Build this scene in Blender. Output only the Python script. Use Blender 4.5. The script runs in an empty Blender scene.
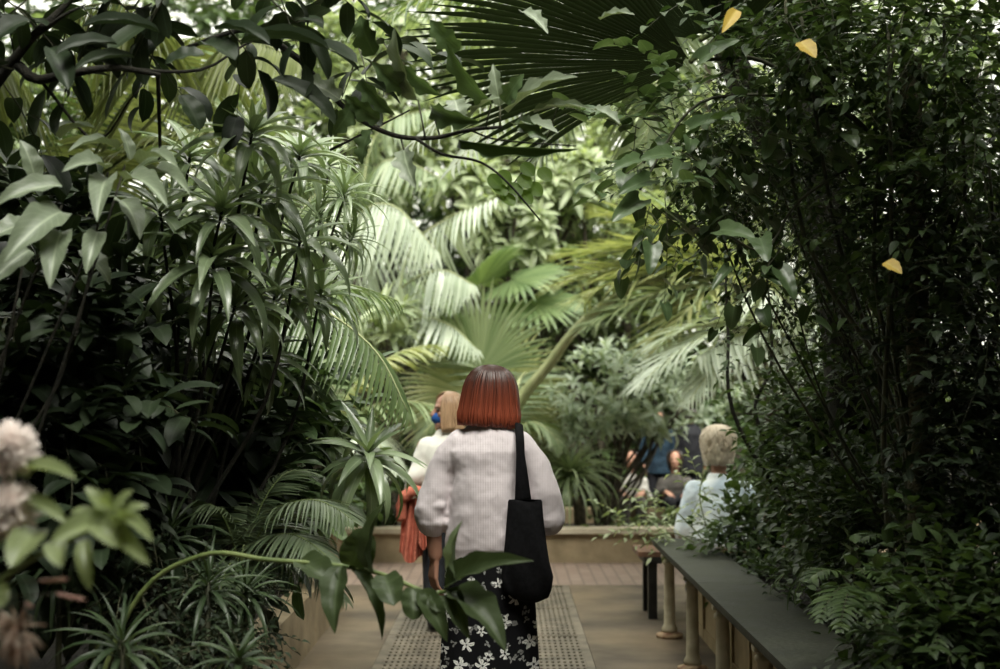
import bpy, math, random
import numpy as np
from mathutils import Vector, Matrix
PI = math.pi
RD = random.Random(11)
C = bpy.context.scene.collection
V3 = lambda *a: np.array(a, dtype=float)

# ------------------------------------------------------------------ camera
F = 1400.0
cam_d = bpy.data.cameras.new('camera'); cam = bpy.data.objects.new('camera', cam_d); C.objects.link(cam)
bpy.context.scene.camera = cam
cam_d.sensor_width = 36.0; cam_d.lens = F * 36 / 1000
cam_d.clip_start = .05; cam_d.clip_end = 200
PITCH = math.atan(65.5 / F); YAW = math.atan(7.0 / F)
cam.location = (0, 0, 1.5)
cam.rotation_euler = (PI / 2 + PITCH, 0, YAW)
cam_d.dof.use_dof = True; cam_d.dof.focus_distance = 5.7; cam_d.dof.aperture_fstop = 2.3
CR = np.array(cam.rotation_euler.to_matrix())
CO = V3(0, 0, 1.5)

def P(px, py, Y):
    """point at depth Y (metres down the path) seen at pixel px, py"""
    d = CR @ V3((px - 500) / F, -(py - 334.5) / F, -1.0)
    return CO + d * (Y / d[1])

def unit(a):
    n = np.linalg.norm(a)
    return a / n if n > 1e-9 else V3(0, 0, 1)

# ------------------------------------------------------------------ materials
def s2l(c):
    return tuple(((v / 255) / 12.92 if v / 255 <= .04045 else ((v / 255 + .055) / 1.055) ** 2.4) for v in c)

def new_mat(name):
    m = bpy.data.materials.new(name); m.use_nodes = True
    n = m.node_tree.nodes; l = m.node_tree.links
    return m, n, l, n['Principled BSDF'], n['Material Output']

def leaf_mat(name, c1, c2, rough=.42, trans=.3, spec=.5, tcol=None, vein=.25):
    """leaf: colour varies per leaf, lighter midrib and side veins along the leaf, some light comes through"""
    m, n, l, b, out = new_mat(name)
    geo = n.new('ShaderNodeNewGeometry')
    mix = n.new('ShaderNodeMix'); mix.data_type = 'RGBA'
    mix.inputs['A'].default_value = (*c1, 1); mix.inputs['B'].default_value = (*c2, 1)
    l.new(geo.outputs['Random Per Island'], mix.inputs['Factor'])
    uv = n.new('ShaderNodeUVMap')
    sep = n.new('ShaderNodeSeparateXYZ'); l.new(uv.outputs[0], sep.inputs[0])
    a = n.new('ShaderNodeMath'); a.operation = 'SUBTRACT'; a.inputs[1].default_value = .5; l.new(sep.outputs[0], a.inputs[0])
    ab = n.new('ShaderNodeMath'); ab.operation = 'ABSOLUTE'; l.new(a.outputs[0], ab.inputs[0])
    mr = n.new('ShaderNodeMapRange'); mr.inputs[1].default_value = .02; mr.inputs[2].default_value = .06
    mr.inputs[3].default_value = 1; mr.inputs[4].default_value = 0; l.new(ab.outputs[0], mr.inputs[0])
    # side veins
    k = n.new('ShaderNodeMath'); k.operation = 'MULTIPLY_ADD'; k.inputs[1].default_value = -.55; l.new(ab.outputs[0], k.inputs[0]); l.new(sep.outputs[1], k.inputs[2])
    s = n.new('ShaderNodeMath'); s.operation = 'MULTIPLY'; s.inputs[1].default_value = 60; l.new(k.outputs[0], s.inputs[0])
    sn = n.new('ShaderNodeMath'); sn.operation = 'SINE'; l.new(s.outputs[0], sn.inputs[0])
    mr2 = n.new('ShaderNodeMapRange'); mr2.inputs[1].default_value = .75; mr2.inputs[2].default_value = 1
    mr2.inputs[3].default_value = 0; mr2.inputs[4].default_value = .35; l.new(sn.outputs[0], mr2.inputs[0])
    mx = n.new('ShaderNodeMath'); mx.operation = 'MAXIMUM'; l.new(mr.outputs[0], mx.inputs[0]); l.new(mr2.outputs[0], mx.inputs[1])
    sc = n.new('ShaderNodeMath'); sc.operation = 'MULTIPLY'; sc.inputs[1].default_value = vein; l.new(mx.outputs[0], sc.inputs[0])
    mv = n.new('ShaderNodeMix'); mv.data_type = 'RGBA'
    lc = tuple(min(1, v * 1.9 + .05) for v in c2)
    mv.inputs['B'].default_value = (*lc, 1)
    l.new(sc.outputs[0], mv.inputs['Factor']); l.new(mix.outputs['Result'], mv.inputs['A'])
    l.new(mv.outputs['Result'], b.inputs['Base Color'])
    b.inputs['Roughness'].default_value = rough; b.inputs['Specular IOR Level'].default_value = spec
    tb = n.new('ShaderNodeBsdfTranslucent')
    if tcol is None:
        tm = n.new('ShaderNodeMix'); tm.data_type = 'RGBA'; tm.blend_type = 'MULTIPLY'; tm.inputs['Factor'].default_value = 1
        tm.inputs['B'].default_value = (1.35, 1.4, .75, 1); l.new(mix.outputs['Result'], tm.inputs['A'])
        l.new(tm.outputs['Result'], tb.inputs['Color'])
    else:
        tb.inputs['Color'].default_value = (*tcol, 1)
    ms = n.new('ShaderNodeMixShader'); ms.inputs[0].default_value = trans
    l.new(b.outputs[0], ms.inputs[1]); l.new(tb.outputs[0], ms.inputs[2]); l.new(ms.outputs[0], out.inputs['Surface'])
    return m

def noisy(name, c1, c2, scale=8, rough=.7, bump=.2, detail=6, spec=.4, rough2=None):
    m, n, l, b, out = new_mat(name)
    tc = n.new('ShaderNodeTexCoord')
    nz = n.new('ShaderNodeTexNoise'); nz.inputs['Scale'].default_value = scale; nz.inputs['Detail'].default_value = detail
    l.new(tc.outputs['Object'], nz.inputs['Vector'])
    cr = n.new('ShaderNodeValToRGB'); cr.color_ramp.elements[0].position = .35; cr.color_ramp.elements[1].position = .65
    cr.color_ramp.elements[0].color = (*c1, 1); cr.color_ramp.elements[1].color = (*c2, 1)
    l.new(nz.outputs['Fac'], cr.inputs[0]); l.new(cr.outputs[0], b.inputs['Base Color'])
    b.inputs['Roughness'].default_value = rough; b.inputs['Specular IOR Level'].default_value = spec
    if rough2 is not None:
        mr = n.new('ShaderNodeMapRange'); mr.inputs[1].default_value = .35; mr.inputs[2].default_value = .65
        mr.inputs[3].default_value = rough; mr.inputs[4].default_value = rough2
        l.new(nz.outputs['Fac'], mr.inputs[0]); l.new(mr.outputs[0], b.inputs['Roughness'])
    if bump:
        bp = n.new('ShaderNodeBump'); bp.inputs['Strength'].default_value = bump; bp.inputs['Distance'].default_value = .02
        nz2 = n.new('ShaderNodeTexNoise'); nz2.inputs['Scale'].default_value = scale * 6; l.new(tc.outputs['Object'], nz2.inputs['Vector'])
        l.new(nz2.outputs['Fac'], bp.inputs['Height']); l.new(bp.outputs[0], b.inputs['Normal'])
    return m

M = {}
M['bark'] = noisy('bark', (.035, .03, .02), (.09, .075, .05), 30, .85, .6)
M['trunk_bark'] = noisy('mossy_trunk_bark', (.06, .06, .03), (.17, .15, .09), 22, .85, .6)
M['dark_bark'] = noisy('dark_bark', (.012, .012, .008), (.035, .032, .022), 30, .85, .5)
M['green_stem'] = noisy('green_stem', (.09, .13, .04), (.16, .2, .07), 20, .45, .1)
M['pale_stem'] = noisy('pale_stem', (.25, .28, .13), (.36, .38, .2), 10, .5, .1)
M['twig'] = noisy('twig', (.03, .035, .018), (.07, .07, .035), 20, .7, .1)
M['glossy'] = leaf_mat('glossy_leaf', (.045, .08, .03), (.10, .15, .065), .34, .22)
M['whorl'] = leaf_mat('whorled_leaf', (.12, .17, .085), (.25, .32, .18), .3, .22, .95, vein=.35)
M['broad'] = leaf_mat('broad_leaf', (.1, .135, .085), (.21, .25, .165), .46, .18, .6, vein=.55)
M['dark_leaf'] = leaf_mat('dark_leaf', (.011, .02, .009), (.03, .046, .021), .48, .15, .28)  # shade over the lower left plants put into a darker leaf colour
M['palm_low'] = leaf_mat('low_palm_leaflet', (.045, .07, .035), (.12, .155, .085), .28, .2, .7)
M['tuft'] = leaf_mat('tuft_leaf', (.024, .042, .018), (.06, .09, .04), .4, .2, .4)  # darker copy of the glossy leaf, planter shade put into its colour
M['arch_leaf'] = leaf_mat('arching_plant_leaf', (.026, .042, .016), (.06, .085, .032), .46, .3, .35, vein=.3)
M['round_leaf'] = leaf_mat('round_leaf', (.1, .17, .035), (.15, .23, .06), .45, .6)
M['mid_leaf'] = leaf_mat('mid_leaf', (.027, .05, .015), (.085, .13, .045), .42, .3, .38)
M['small_leaf'] = leaf_mat('small_leaf', (.02, .04, .012), (.07, .108, .038), .45, .3, .35)
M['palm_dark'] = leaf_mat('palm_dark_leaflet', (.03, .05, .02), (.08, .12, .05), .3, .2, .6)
M['palm_mid'] = leaf_mat('palm_mid_leaflet', (.08, .13, .05), (.17, .23, .1), .33, .3, .6)
M['palm_pale'] = leaf_mat('palm_pale_leaflet', (.13, .185, .09), (.27, .32, .19), .36, .28, .55)
M['palm_yellow'] = leaf_mat('palm_yellow_leaflet', (.16, .2, .07), (.36, .37, .18), .38, .3, .55)
M['palm_white'] = leaf_mat('palm_silver_leaflet', (.26, .31, .235), (.46, .51, .41), .35, .18, .6)
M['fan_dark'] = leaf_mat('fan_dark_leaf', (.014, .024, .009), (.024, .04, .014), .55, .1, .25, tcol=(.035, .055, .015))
M['cycad'] = leaf_mat('cycad_leaflet', (.14, .17, .065), (.25, .28, .125), .4, .38, .4)
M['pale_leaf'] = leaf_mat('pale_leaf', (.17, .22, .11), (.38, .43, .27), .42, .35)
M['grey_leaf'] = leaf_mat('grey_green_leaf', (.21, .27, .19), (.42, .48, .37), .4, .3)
M['back_leaf'] = leaf_mat('back_leaf', (.06, .095, .035), (.19, .24, .115), .45, .35)
M['yellow_leaf'] = leaf_mat('yellow_leaf', (.55, .38, .07), (.7, .5, .12), .5, .4)
M['near_leaf'] = leaf_mat('near_flower_leaf', (.12, .165, .065), (.3, .35, .17), .34, .3, .7)
M['soil'] = noisy('soil', (.012, .009, .006), (.035, .028, .02), 14, .95, .8)

# ------------------------------------------------------------------ mesh builder
class MB:
    def __init__(s):
        s.v, s.f, s.uv, s.mi, s.n = [], [], [], [], 0
    def add(s, v, f, uv=None, mi=0):
        v = np.asarray(v, float); f = np.asarray(f, int)
        s.v.append(v); s.f.append(f + s.n); s.n += len(v)
        s.uv.append(np.zeros((len(v), 2)) if uv is None else np.asarray(uv, float))
        s.mi.append(np.full(len(f), mi, int))
    def leaf(s, tpl, pos, d, up, L, wf=1.0, mi=0):
        tv, tf, tu = tpl
        y = unit(d); x = np.cross(y, up)
        if np.linalg.norm(x) < 1e-4: x = np.cross(y, V3(.3, .8, .5))
        x = unit(x); z = np.cross(x, y)
        s.add(pos + tv[:, :1] * x * L * wf + tv[:, 1:2] * y * L + tv[:, 2:3] * z * L, tf, tu, mi)
    def tube(s, pts, rad, k=6, mi=0):
        pts = [np.asarray(p, float) for p in pts]; m = len(pts)
        if not hasattr(rad, '__len__'): rad = [rad] * m
        ref = V3(.31, .17, .93) if abs(unit(pts[-1] - pts[0])[2]) < .9 else V3(.9, .3, .1)
        vs = []; uv = []
        for i, p in enumerate(pts):
            t = unit(pts[min(i + 1, m - 1)] - pts[max(i - 1, 0)])
            a = unit(np.cross(t, ref)); b = np.cross(t, a)
            for j in range(k):
                w = 2 * PI * j / k
                vs.append(p + (a * math.cos(w) + b * math.sin(w)) * rad[i]); uv.append((.25, i / (m - 1)))
        fs = [(i * k + j, i * k + (j + 1) % k, (i + 1) * k + (j + 1) % k, (i + 1) * k + j) for i in range(m - 1) for j in range(k)]
        c0, c1 = len(vs), len(vs) + 1
        vs += [pts[0], pts[-1]]; uv += [(.25, 0), (.25, 1)]
        s.add(vs, fs, uv, mi)
        o = s.n - len(vs)
        s.f.append(np.array([(o + c0, o + (j + 1) % k, o + j, o + j) if False else (o + c0, o + (j + 1) % k, o + j) for j in range(k)] +
                            [(o + c1, o + (m - 1) * k + j, o + (m - 1) * k + (j + 1) % k) for j in range(k)], int))
        s.mi.append(np.full(2 * k, mi, int))
    def box(s, lo, hi, mi=0):
        (a, b, c), (d, e, f) = lo, hi
        v = [(a, b, c), (d, b, c), (d, e, c), (a, e, c), (a, b, f), (d, b, f), (d, e, f), (a, e, f)]
        s.add(v, [(3, 2, 1, 0), (4, 5, 6, 7), (0, 1, 5, 4), (1, 2, 6, 5), (2, 3, 7, 6), (3, 0, 4, 7)], None, mi)
    def loft(s, rings, k=28, mi=0, cap=True, flute=None):
        """rings: (cx, cy, cz, rx, ry)"""
        vs = []; uv = []
        for i, (cx, cy, cz, rx, ry) in enumerate(rings):
            for j in range(k):
                w = 2 * PI * j / k
                fl = 1 + (flute(w, i / (len(rings) - 1)) if flute else 0)
                vs.append((cx + rx * fl * math.cos(w), cy + ry * fl * math.sin(w), cz)); uv.append((j / k, cz))
        m = len(rings)
        fs = [(i * k + j, i * k + (j + 1) % k, (i + 1) * k + (j + 1) % k, (i + 1) * k + j) for i in range(m - 1) for j in range(k)]
        if cap:
            vs += [rings[0][:3], rings[-1][:3]]; uv += [(0, 0), (0, 1)]
        s.add(vs, fs, uv, mi)
        if cap:
            o = s.n - len(vs); a = o + m * k
            s.f.append(np.array([(a, o + (j + 1) % k, o + j) for j in range(k)] + [(a + 1, o + (m - 1) * k + j, o + (m - 1) * k + (j + 1) % k) for j in range(k)], int))
            s.mi.append(np.full(2 * k, mi, int))
    def mesh(s, name):
        me = bpy.data.meshes.new(name)
        v = np.concatenate(s.v); uv = np.concatenate(s.uv)
        tot = np.concatenate([np.full(len(f), f.shape[1]) for f in s.f])
        lv = np.concatenate([f.ravel() for f in s.f])
        mi = np.concatenate(s.mi)
        me.vertices.add(len(v)); me.vertices.foreach_set('co', v.ravel())
        me.loops.add(len(lv)); me.loops.foreach_set('vertex_index', lv)
        me.polygons.add(len(tot))
        me.polygons.foreach_set('loop_start', np.concatenate([[0], np.cumsum(tot)[:-1]]))
        me.polygons.foreach_set('loop_total', tot)
        me.polygons.foreach_set('material_index', mi)
        me.polygons.foreach_set('use_smooth', np.ones(len(tot), bool))
        ul = me.uv_layers.new(name='UVMap'); ul.data.foreach_set('uv', uv[lv].ravel())
        me.update(); me.validate()
        return me
    def build(s, name, mats, parent=None, flat=False):
        me = s.mesh(name)
        if flat: me.polygons.foreach_set('use_smooth', np.zeros(len(me.polygons), bool))
        for m in (mats if isinstance(mats, (list, tuple)) else [mats]): me.materials.append(m)
        o = bpy.data.objects.new(name, me); C.objects.link(o)
        if parent is not None:
            o.parent = parent
            o.matrix_parent_inverse = Matrix.Translation(parent.location).inverted() if parent.parent is None and parent.type == 'EMPTY' else Matrix.Identity(4)
        return o

def tag(o, label=None, cat=None, group=None, kind=None):
    if label: o['label'] = label
    if cat: o['category'] = cat
    if group: o['group'] = group
    if kind: o['kind'] = kind
    return o

def thing(name, label, cat, loc, group=None):
    o = bpy.data.objects.new(name, None); C.objects.link(o); o.empty_display_size = .1
    o.location = [float(x) for x in loc]
    return tag(o, label, cat, group)

# ------------------------------------------------------------------ leaf templates
def tpl(prof, ratio, n=6, cols=2, droop=.5, fold=.15, wave=0., sweep=0., chord=False, twist=0.):
    ys, zs = [0.], [0.]
    for i in range(n):
        a = -droop * ((i + .5) / n) + droop * .3
        ys.append(ys[-1] + math.cos(a) / n); zs.append(zs[-1] + math.sin(a) / n)
    v, uv = [], []
    for i in range(n + 1):
        t = i / n; w = max(prof(t) * ratio / 2, .002)
        an = -droop * t + droop * .3
        for c in range(cols + 1):
            u = c / cols * 2 - 1
            up = abs(u) * w * fold * 2 + (wave * math.sin(t * 17 + u * 2) * u * u * ratio * .5 if wave else 0)
            x = u * w; tw = twist * t
            v.append((x * math.cos(tw), ys[i] - math.sin(an) * up - sweep * u * u * (1 - t) ** 3, zs[i] + math.cos(an) * up + x * math.sin(tw)))
            uv.append(((u + 1) / 2, t))
    k = cols + 1
    f = [(i * k + c, i * k + c + 1, (i + 1) * k + c + 1, (i + 1) * k + c) for i in range(n) for c in range(cols)]
    v = np.array(v)
    if chord:
        a = math.atan2(zs[-1], ys[-1]); L = math.hypot(zs[-1], ys[-1])
        y, z = v[:, 1].copy(), v[:, 2].copy()
        v[:, 1] = (y * math.cos(a) + z * math.sin(a)) / L; v[:, 2] = (-y * math.sin(a) + z * math.cos(a)) / L
    return v, np.array(f), np.array(uv)

lance = lambda t: (math.sin(PI * min(1, t ** .75)) ** .9) * (1 - .25 * t)
ovate = lambda t: math.sin(PI * t ** .62) ** .8
heart = lambda t: (1 - t) ** .55 * min(1, .55 + t * 4) * 1.05
strap = lambda t: min(1, .35 + t * 4) * (1 - t ** 3) ** .8
lin = lambda t: min(1, .3 + t * 6) * (1 - t ** 2.2)
obl = lambda t: math.sin(PI * t) ** .55
lobed = lambda t: math.sin(PI * t ** .7) ** .7 * (1 + .28 * math.sin(t * 20))

T = {
    'lance': [tpl(lance, .2, 7, 2, d, .22) for d in (.3, .8, 1.4, 1.9)],
    'lance_n': [tpl(lance, .13, 7, 2, d, .2) for d in (.4, 1., 1.6, 2.1)],
    'strap': [tpl(strap, .07, 8, 2, d, .25) for d in (.4, 1.1, 1.8, 2.4)],
    'ovate': [tpl(ovate, .55, 5, 2, d, .16) for d in (.2, .6, 1.0)],
    'elliptic': [tpl(obl, .4, 6, 2, d, .15) for d in (.3, .8, 1.2)],
    'heart': [tpl(heart, .85, 5, 4, d, .1, sweep=.18) for d in (.3, .7, 1.0)],
    'lobed': [tpl(lobed, .6, 10, 4, d, .1, .06) for d in (.3, .7)],
    'round': [tpl(obl, .9, 4, 2, d, .08) for d in (.1, .3)],
    'small': [tpl(ovate, .55, 3, 2, d, .15) for d in (.2, .7)],
    'tiny': [tpl(obl, .65, 2, 2, .3, .15)],
    'needle': [tpl(lin, .05, 5, 2, d, .3) for d in (.2, .6, 1.1)],
    'big': [tpl(ovate, .5, 10, 4, d, .12, .05) for d in (.3, .7, 1.1)],
}
LC = {}
def leafpx(mb, a, b, wpx, nrm=None, kind=lance, droop=.5, wave=.04, fold=.14, mi=0, sweep=0):
    """one leaf from base (px,py,depth) to tip (px,py,depth), wpx wide"""
    p, q = P(*a), P(*b); L = np.linalg.norm(q - p)
    w = wpx * (a[2] + b[2]) / 2 / F
    if nrm is None: nrm = unit(CO - p) + V3(0, 0, .7)
    nrm = np.asarray(nrm, float)
    t = tpl(kind, 1.0, 14, 4, droop, fold, 0, sweep, chord=True)
    v = t[0].copy()
    # edge waves
    v[:, 2] += wave * np.sin(v[:, 1] * 19 + v[:, 0] * 3) * np.abs(v[:, 0]) * 2 * (w / L)
    v[:, 0] *= w / L; 
    mb.leaf((v, t[1], t[2]), p, q - p, nrm, L, 1, mi)

def bez(p, c, q, n):
    return [(1 - t) ** 2 * p + 2 * t * (1 - t) * c + t * t * q for t in np.linspace(0, 1, n)]

def smooth_path(pts, n=4):
    """Catmull-Rom through the points"""
    pts = [np.asarray(p, float) for p in pts]
    q = [2 * pts[0] - pts[1]] + pts + [2 * pts[-1] - pts[-2]]; out = []
    for i in range(1, len(q) - 2):
        for k in range(n):
            t = k / n
            out.append(.5 * ((2 * q[i]) + (q[i + 1] - q[i - 1]) * t + (2 * q[i - 1] - 5 * q[i] + 4 * q[i + 1] - q[i + 2]) * t * t + (3 * q[i] - q[i - 1] - 3 * q[i + 1] + q[i + 2]) * t ** 3))
    out.append(pts[-1]); return out

def rvec(r=None):
    r = r or RD
    while True:
        v = V3(r.uniform(-1, 1), r.uniform(-1, 1), r.uniform(-1, 1))
        if .05 < v @ v < 1: return unit(v)

# ------------------------------------------------------------------ plant generators
def frond(mb, pts, L, n, w, hang=.3, fwd=.5, vup=.25, start=.12, rr=.012, roll=0., mis=(0, 1), tip=.25, jit=.08, upv=None, droop=1, sides=(-1, 1)):
    """pinnate leaf: pts = rachis curve from base to tip"""
    pts = [np.asarray(p, float) for p in pts]; m = len(pts)
    mb.tube(pts, [rr * (1 - .8 * i / (m - 1)) for i in range(m)], 5, mis[1])
    for i in range(n):
        t = start + (1 - start) * i / (n - 1)
        x = t * (m - 1); k = min(int(x), m - 2); fr = x - k
        p = pts[k] * (1 - fr) + pts[k + 1] * fr
        tg = unit(pts[k + 1] - pts[k])
        u0 = V3(0, 0, 1) if upv is None else np.asarray(upv, float)
        sd = unit(np.cross(tg, u0 + V3(1e-3, 2e-3, 0))); up = np.cross(sd, tg)
        sd, up = sd * math.cos(roll) + up * math.sin(roll), up * math.cos(roll) - sd * math.sin(roll)
        ll = L * (max(0, math.sin(PI * (.2 + .72 * t))) ** .7) * (1 if t < .9 else 1 - (t - .9) / .1 * (1 - tip) * .5)
        for sg in sides:
            f = fwd + .5 * t * t + RD.uniform(-jit, jit)
            d = sd * sg + tg * f + up * (vup + RD.uniform(-jit, jit)) - V3(0, 0, 1) * hang * RD.uniform(.8, 1.2)
            mb.leaf(T['needle'][min(2, max(0, int(droop * RD.uniform(.6, 1.4) + .5)))], p, d, up + sd * sg * -.2, ll * RD.uniform(.93, 1.05), w / (.05 * ll), mis[0])

def fan(mb, hub, d, nrm, R, nseg, spread, fuse=.55, droop=.5, mi=0, jit=.03, short=.3):
    d = unit(d); nrm = unit(nrm - d * (nrm @ d)); sd = np.cross(d, nrm)
    da = spread / nseg
    for i in range(nseg):
        a = -spread / 2 + da * (i + .5)
        dr = d * math.cos(a) + sd * math.sin(a); pr = -d * math.sin(a) + sd * math.cos(a)
        L = R * (1 - short * (abs(a) / (spread / 2)) ** 2) * RD.uniform(.95, 1.04)
        vs, uv = [], []; ns = 9
        dj = droop * RD.uniform(.7, 1.3)
        for k in range(ns + 1):
            t = k / ns; r = .03 + t * (L - .03)
            hw = r * math.tan(da / 2) if t < fuse else fuse * L * math.tan(da / 2) * (1 - ((t - fuse) / (1 - fuse)) ** 1.3)
            hw = max(hw, .0008)
            z = -dj * max(0, t - fuse * .7) ** 2 * L
            c = hub + dr * r + V3(0, 0, 1) * z + pr * RD.uniform(-jit, jit) * .1 * t * L
            for u in (-1, 0, 1):
                vs.append(c + pr * hw * u + nrm * (hw * .45 if u == 0 else -hw * .1)); uv.append(((u + 1) / 2, t))
        fs = [(k * 3 + c, k * 3 + c + 1, k * 3 + c + 4, k * 3 + c + 3) for k in range(ns) for c in range(2)]
        mb.add(vs, fs, uv, mi)

def rosette(mb, p, axis, n, L, W, kind='lance', e0=12, e1=115, mi=0, jit=.2, inner=.55):
    axis = unit(axis); a = unit(np.cross(axis, V3(.3, .9, .2))); b = np.cross(axis, a)
    tl = T[kind]; base = {'lance': .2, 'lance_n': .13, 'strap': .07, 'elliptic': .4, 'ovate': .55}[kind]
    off = RD.uniform(0, 6)
    for i in range(n):
        t = (i + .5) / n; w = off + i * 2.39996 + RD.uniform(-jit, jit)
        e = math.radians(e0 + (e1 - e0) * t ** .8 + RD.uniform(-8, 8))
        h = a * math.cos(w) + b * math.sin(w)
        d = axis * math.cos(e) + h * math.sin(e)
        up = axis * math.sin(e) - h * math.cos(e)
        l = L * (inner + (1 - inner) * min(1, t * 2.2)) * RD.uniform(.85, 1.12)
        mb.leaf(tl[min(len(tl) - 1, int(t * len(tl) + RD.uniform(-.4, .4)) if t > .1 else 0)], p - axis * L * .25 * t, d, up, l, W / L / base * RD.uniform(.85, 1.1), mi)

def twigs(mb, vols, kind, L, nl=7, tl=.3, bias=(0, 0, -.2), wf=1., mi=0, mi_t=1, thick=.003, shell=.45, updir=(0, 0, 1), leafdown=.15, seed=None):
    """leafy twigs inside ellipsoids: vols = (centre, radii, count)"""
    r = random.Random(seed) if seed is not None else RD
    bias = np.asarray(bias, float); up0 = np.asarray(updir, float)
    for c, rad, n in vols:
        c = np.asarray(c, float); rad = np.asarray(rad, float)
        for _ in range(n):
            u = rvec(r); q = r.uniform(shell ** 3, 1) ** (1 / 3)
            p = c + rad * u * q
            d = unit(u * .5 + rvec(r) * .8 + bias); ln = tl * r.uniform(.6, 1.3)
            cv = unit(np.cross(d, rvec(r))) * .25 + V3(0, 0, -.25)
            pts = [p + d * ln * s + cv * ln * s * s * .6 for s in (0, .33, .66, 1)]
            mb.tube(pts, [thick, thick * .8, thick * .6, thick * .3], 3, mi_t)
            sd = unit(np.cross(d, up0 + rvec(r) * .3)); 
            for i in range(nl):
                s = (i + 1) / nl; q2 = p + d * ln * s + cv * ln * s * s * .6
                sg = 1 if i % 2 else -1
                ld = sd * sg * (1 if i < nl - 1 else .1) + d * .7 + rvec(r) * .35 + V3(0, 0, -leafdown)
                mb.leaf(r.choice(T[kind]), q2, ld, up0 + rvec(r) * .45, L * r.uniform(.65, 1.2), wf, mi)

def stems_from(root, base, tops, r0, mat, k=6, wig=.06, name='stem', r1=.4):
    for tp in tops:
        b = np.asarray(base, float) + V3(RD.uniform(-.05, .05), RD.uniform(-.05, .05), 0); tp = np.asarray(tp, float)
        d = tp - b; L = np.linalg.norm(d)
        mid = [b + d * s + V3(RD.uniform(-wig, wig) * L, RD.uniform(-wig, wig) * L, .12 * L * math.sin(PI * s) * (1 if abs(d[0]) + abs(d[1]) > abs(d[2]) else 0)) for s in (.33, .66)]
        pts = smooth_path([b, mid[0], mid[1], tp], 4)
        mb = MB(); mb.tube(pts, [r0 * (1 - (1 - r1) * i / (len(pts) - 1)) for i in range(len(pts))], k)
        mb.build(name, mat, root)

def bush(name, label, cat, base, vols, kind, L, mat, nl=7, tl=.3, bias=(0, 0, -.2), wf=1., stem_r=.012, stem_mat='twig', nst=3, group=None, shell=.45, thick=.003, leafdown=.15, seed=None, extra=None, branch=None):
    root = thing(name, label, cat, base, group)
    mb = MB(); twigs(mb, vols, kind, L, nl, tl, bias, wf, 0, 1, thick, shell, leafdown=leafdown, seed=seed)
    if extra: extra(mb)
    mb.build('foliage', [M[mat], M['twig']], root)
    tops = [np.asarray(c, float) + np.asarray(r, float) * rvec() * .4 for c, r, n in vols for _ in range(nst)]
    stems_from(root, base, branch or tops, stem_r, M[stem_mat], name='stem')
    return root

def epx(px, py, Y, rx, ry, rd, n):
    """ellipsoid volume given in pixels at depth Y: half sizes rx, ry (px) and rd (m)"""
    return (P(px, py, Y), V3(rx * Y / F, rd, ry * Y / F), n)

# ================================================================== SETTING
def struct(mb, name, mats, parent=None, flat=True):
    o = mb.build(name, mats, parent, flat)
    if parent is None: o['kind'] = 'structure'
    return o

M['paving'] = noisy('paving_stone', (.04, .029, .018), (.15, .112, .073), 1.3, .7, .15, 10, .4, .42)
M['grate_iron'] = noisy('grate_iron', (.07, .058, .042), (.16, .135, .1), 7, .6, .15, 8, .35)
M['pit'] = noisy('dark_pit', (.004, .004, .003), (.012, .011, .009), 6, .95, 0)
M['kerb_stone'] = noisy('kerb_stone', (.17, .13, .075), (.32, .25, .155), 3, .8, .25, 10)
M['coping'] = noisy('kerb_coping', (.36, .31, .23), (.52, .46, .35), 5, .75, .2, 8)
M['slate'] = noisy('slate', (.016, .018, .011), (.04, .043, .029), 5, .6, .2, 10, .3, .75)
M['col_paint'] = noisy('cream_iron_paint', (.34, .3, .2), (.52, .47, .34), 9, .55, .15, 10)
M['rust'] = noisy('rusty_iron', (.16, .07, .03), (.4, .3, .18), 22, .7, .3, 8)
M['panel'] = noisy('tan_panel', (.2, .145, .07), (.34, .26, .14), 4, .7, .12, 10)
M['wood'] = noisy('bench_wood', (.09, .045, .028), (.16, .085, .05), 9, .55, .2)
M['dark_iron'] = noisy('dark_iron', (.008, .008, .007), (.02, .02, .018), 12, .5, .1)
M['brick_dark'] = noisy('old_wall', (.05, .04, .03), (.1, .08, .06), 5, .9, .3)
M['white_iron'] = noisy('white_iron', (.6, .6, .55), (.75, .75, .7), 6, .5, 0)

def brick_mat():
    m, n, l, b, out = new_mat('brick_paving')
    tc = n.new('ShaderNodeTexCoord'); mp = n.new('ShaderNodeMapping'); mp.inputs['Scale'].default_value = (4, 4, 4)
    mp.inputs['Rotation'].default_value = (0, 0, PI / 2)
    br = n.new('ShaderNodeTexBrick'); br.inputs['Color1'].default_value = (.15, .105, .082, 1); br.inputs['Color2'].default_value = (.19, .14, .112, 1)
    br.inputs['Mortar'].default_value = (.09, .065, .05, 1); br.inputs['Mortar Size'].default_value = .03; br.inputs['Scale'].default_value = 1
    br.inputs['Brick Width'].default_value = .9; br.inputs['Row Height'].default_value = .42
    l.new(tc.outputs['Object'], mp.inputs[0]); l.new(mp.outputs[0], br.inputs['Vector']); l.new(br.outputs['Color'], b.inputs['Base Color'])
    b.inputs['Roughness'].default_value = .6
    return m
M['brick'] = brick_mat()

def glass_mat():
    m, n, l, b, out = new_mat('glasshouse_glass')
    t = n.new('ShaderNodeBsdfTransparent'); t.inputs[0].default_value = (.93, .95, .92, 1)
    g = n.new('ShaderNodeBsdfGlossy'); g.inputs['Roughness'].default_value = .1
    ms = n.new('ShaderNodeMixShader'); ms.inputs[0].default_value = .06
    l.new(t.outputs[0], ms.inputs[1]); l.new(g.outputs[0], ms.inputs[2]); l.new(ms.outputs[0], out.inputs['Surface'])
    return m
M['glass'] = glass_mat()

GX = .63; GC = -.13
Y0, Y1 = -3.0, 27.0
GR0, GR1 = 5.4, 11.4
XL, XR = -1.18, 1.24         # planter faces
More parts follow.
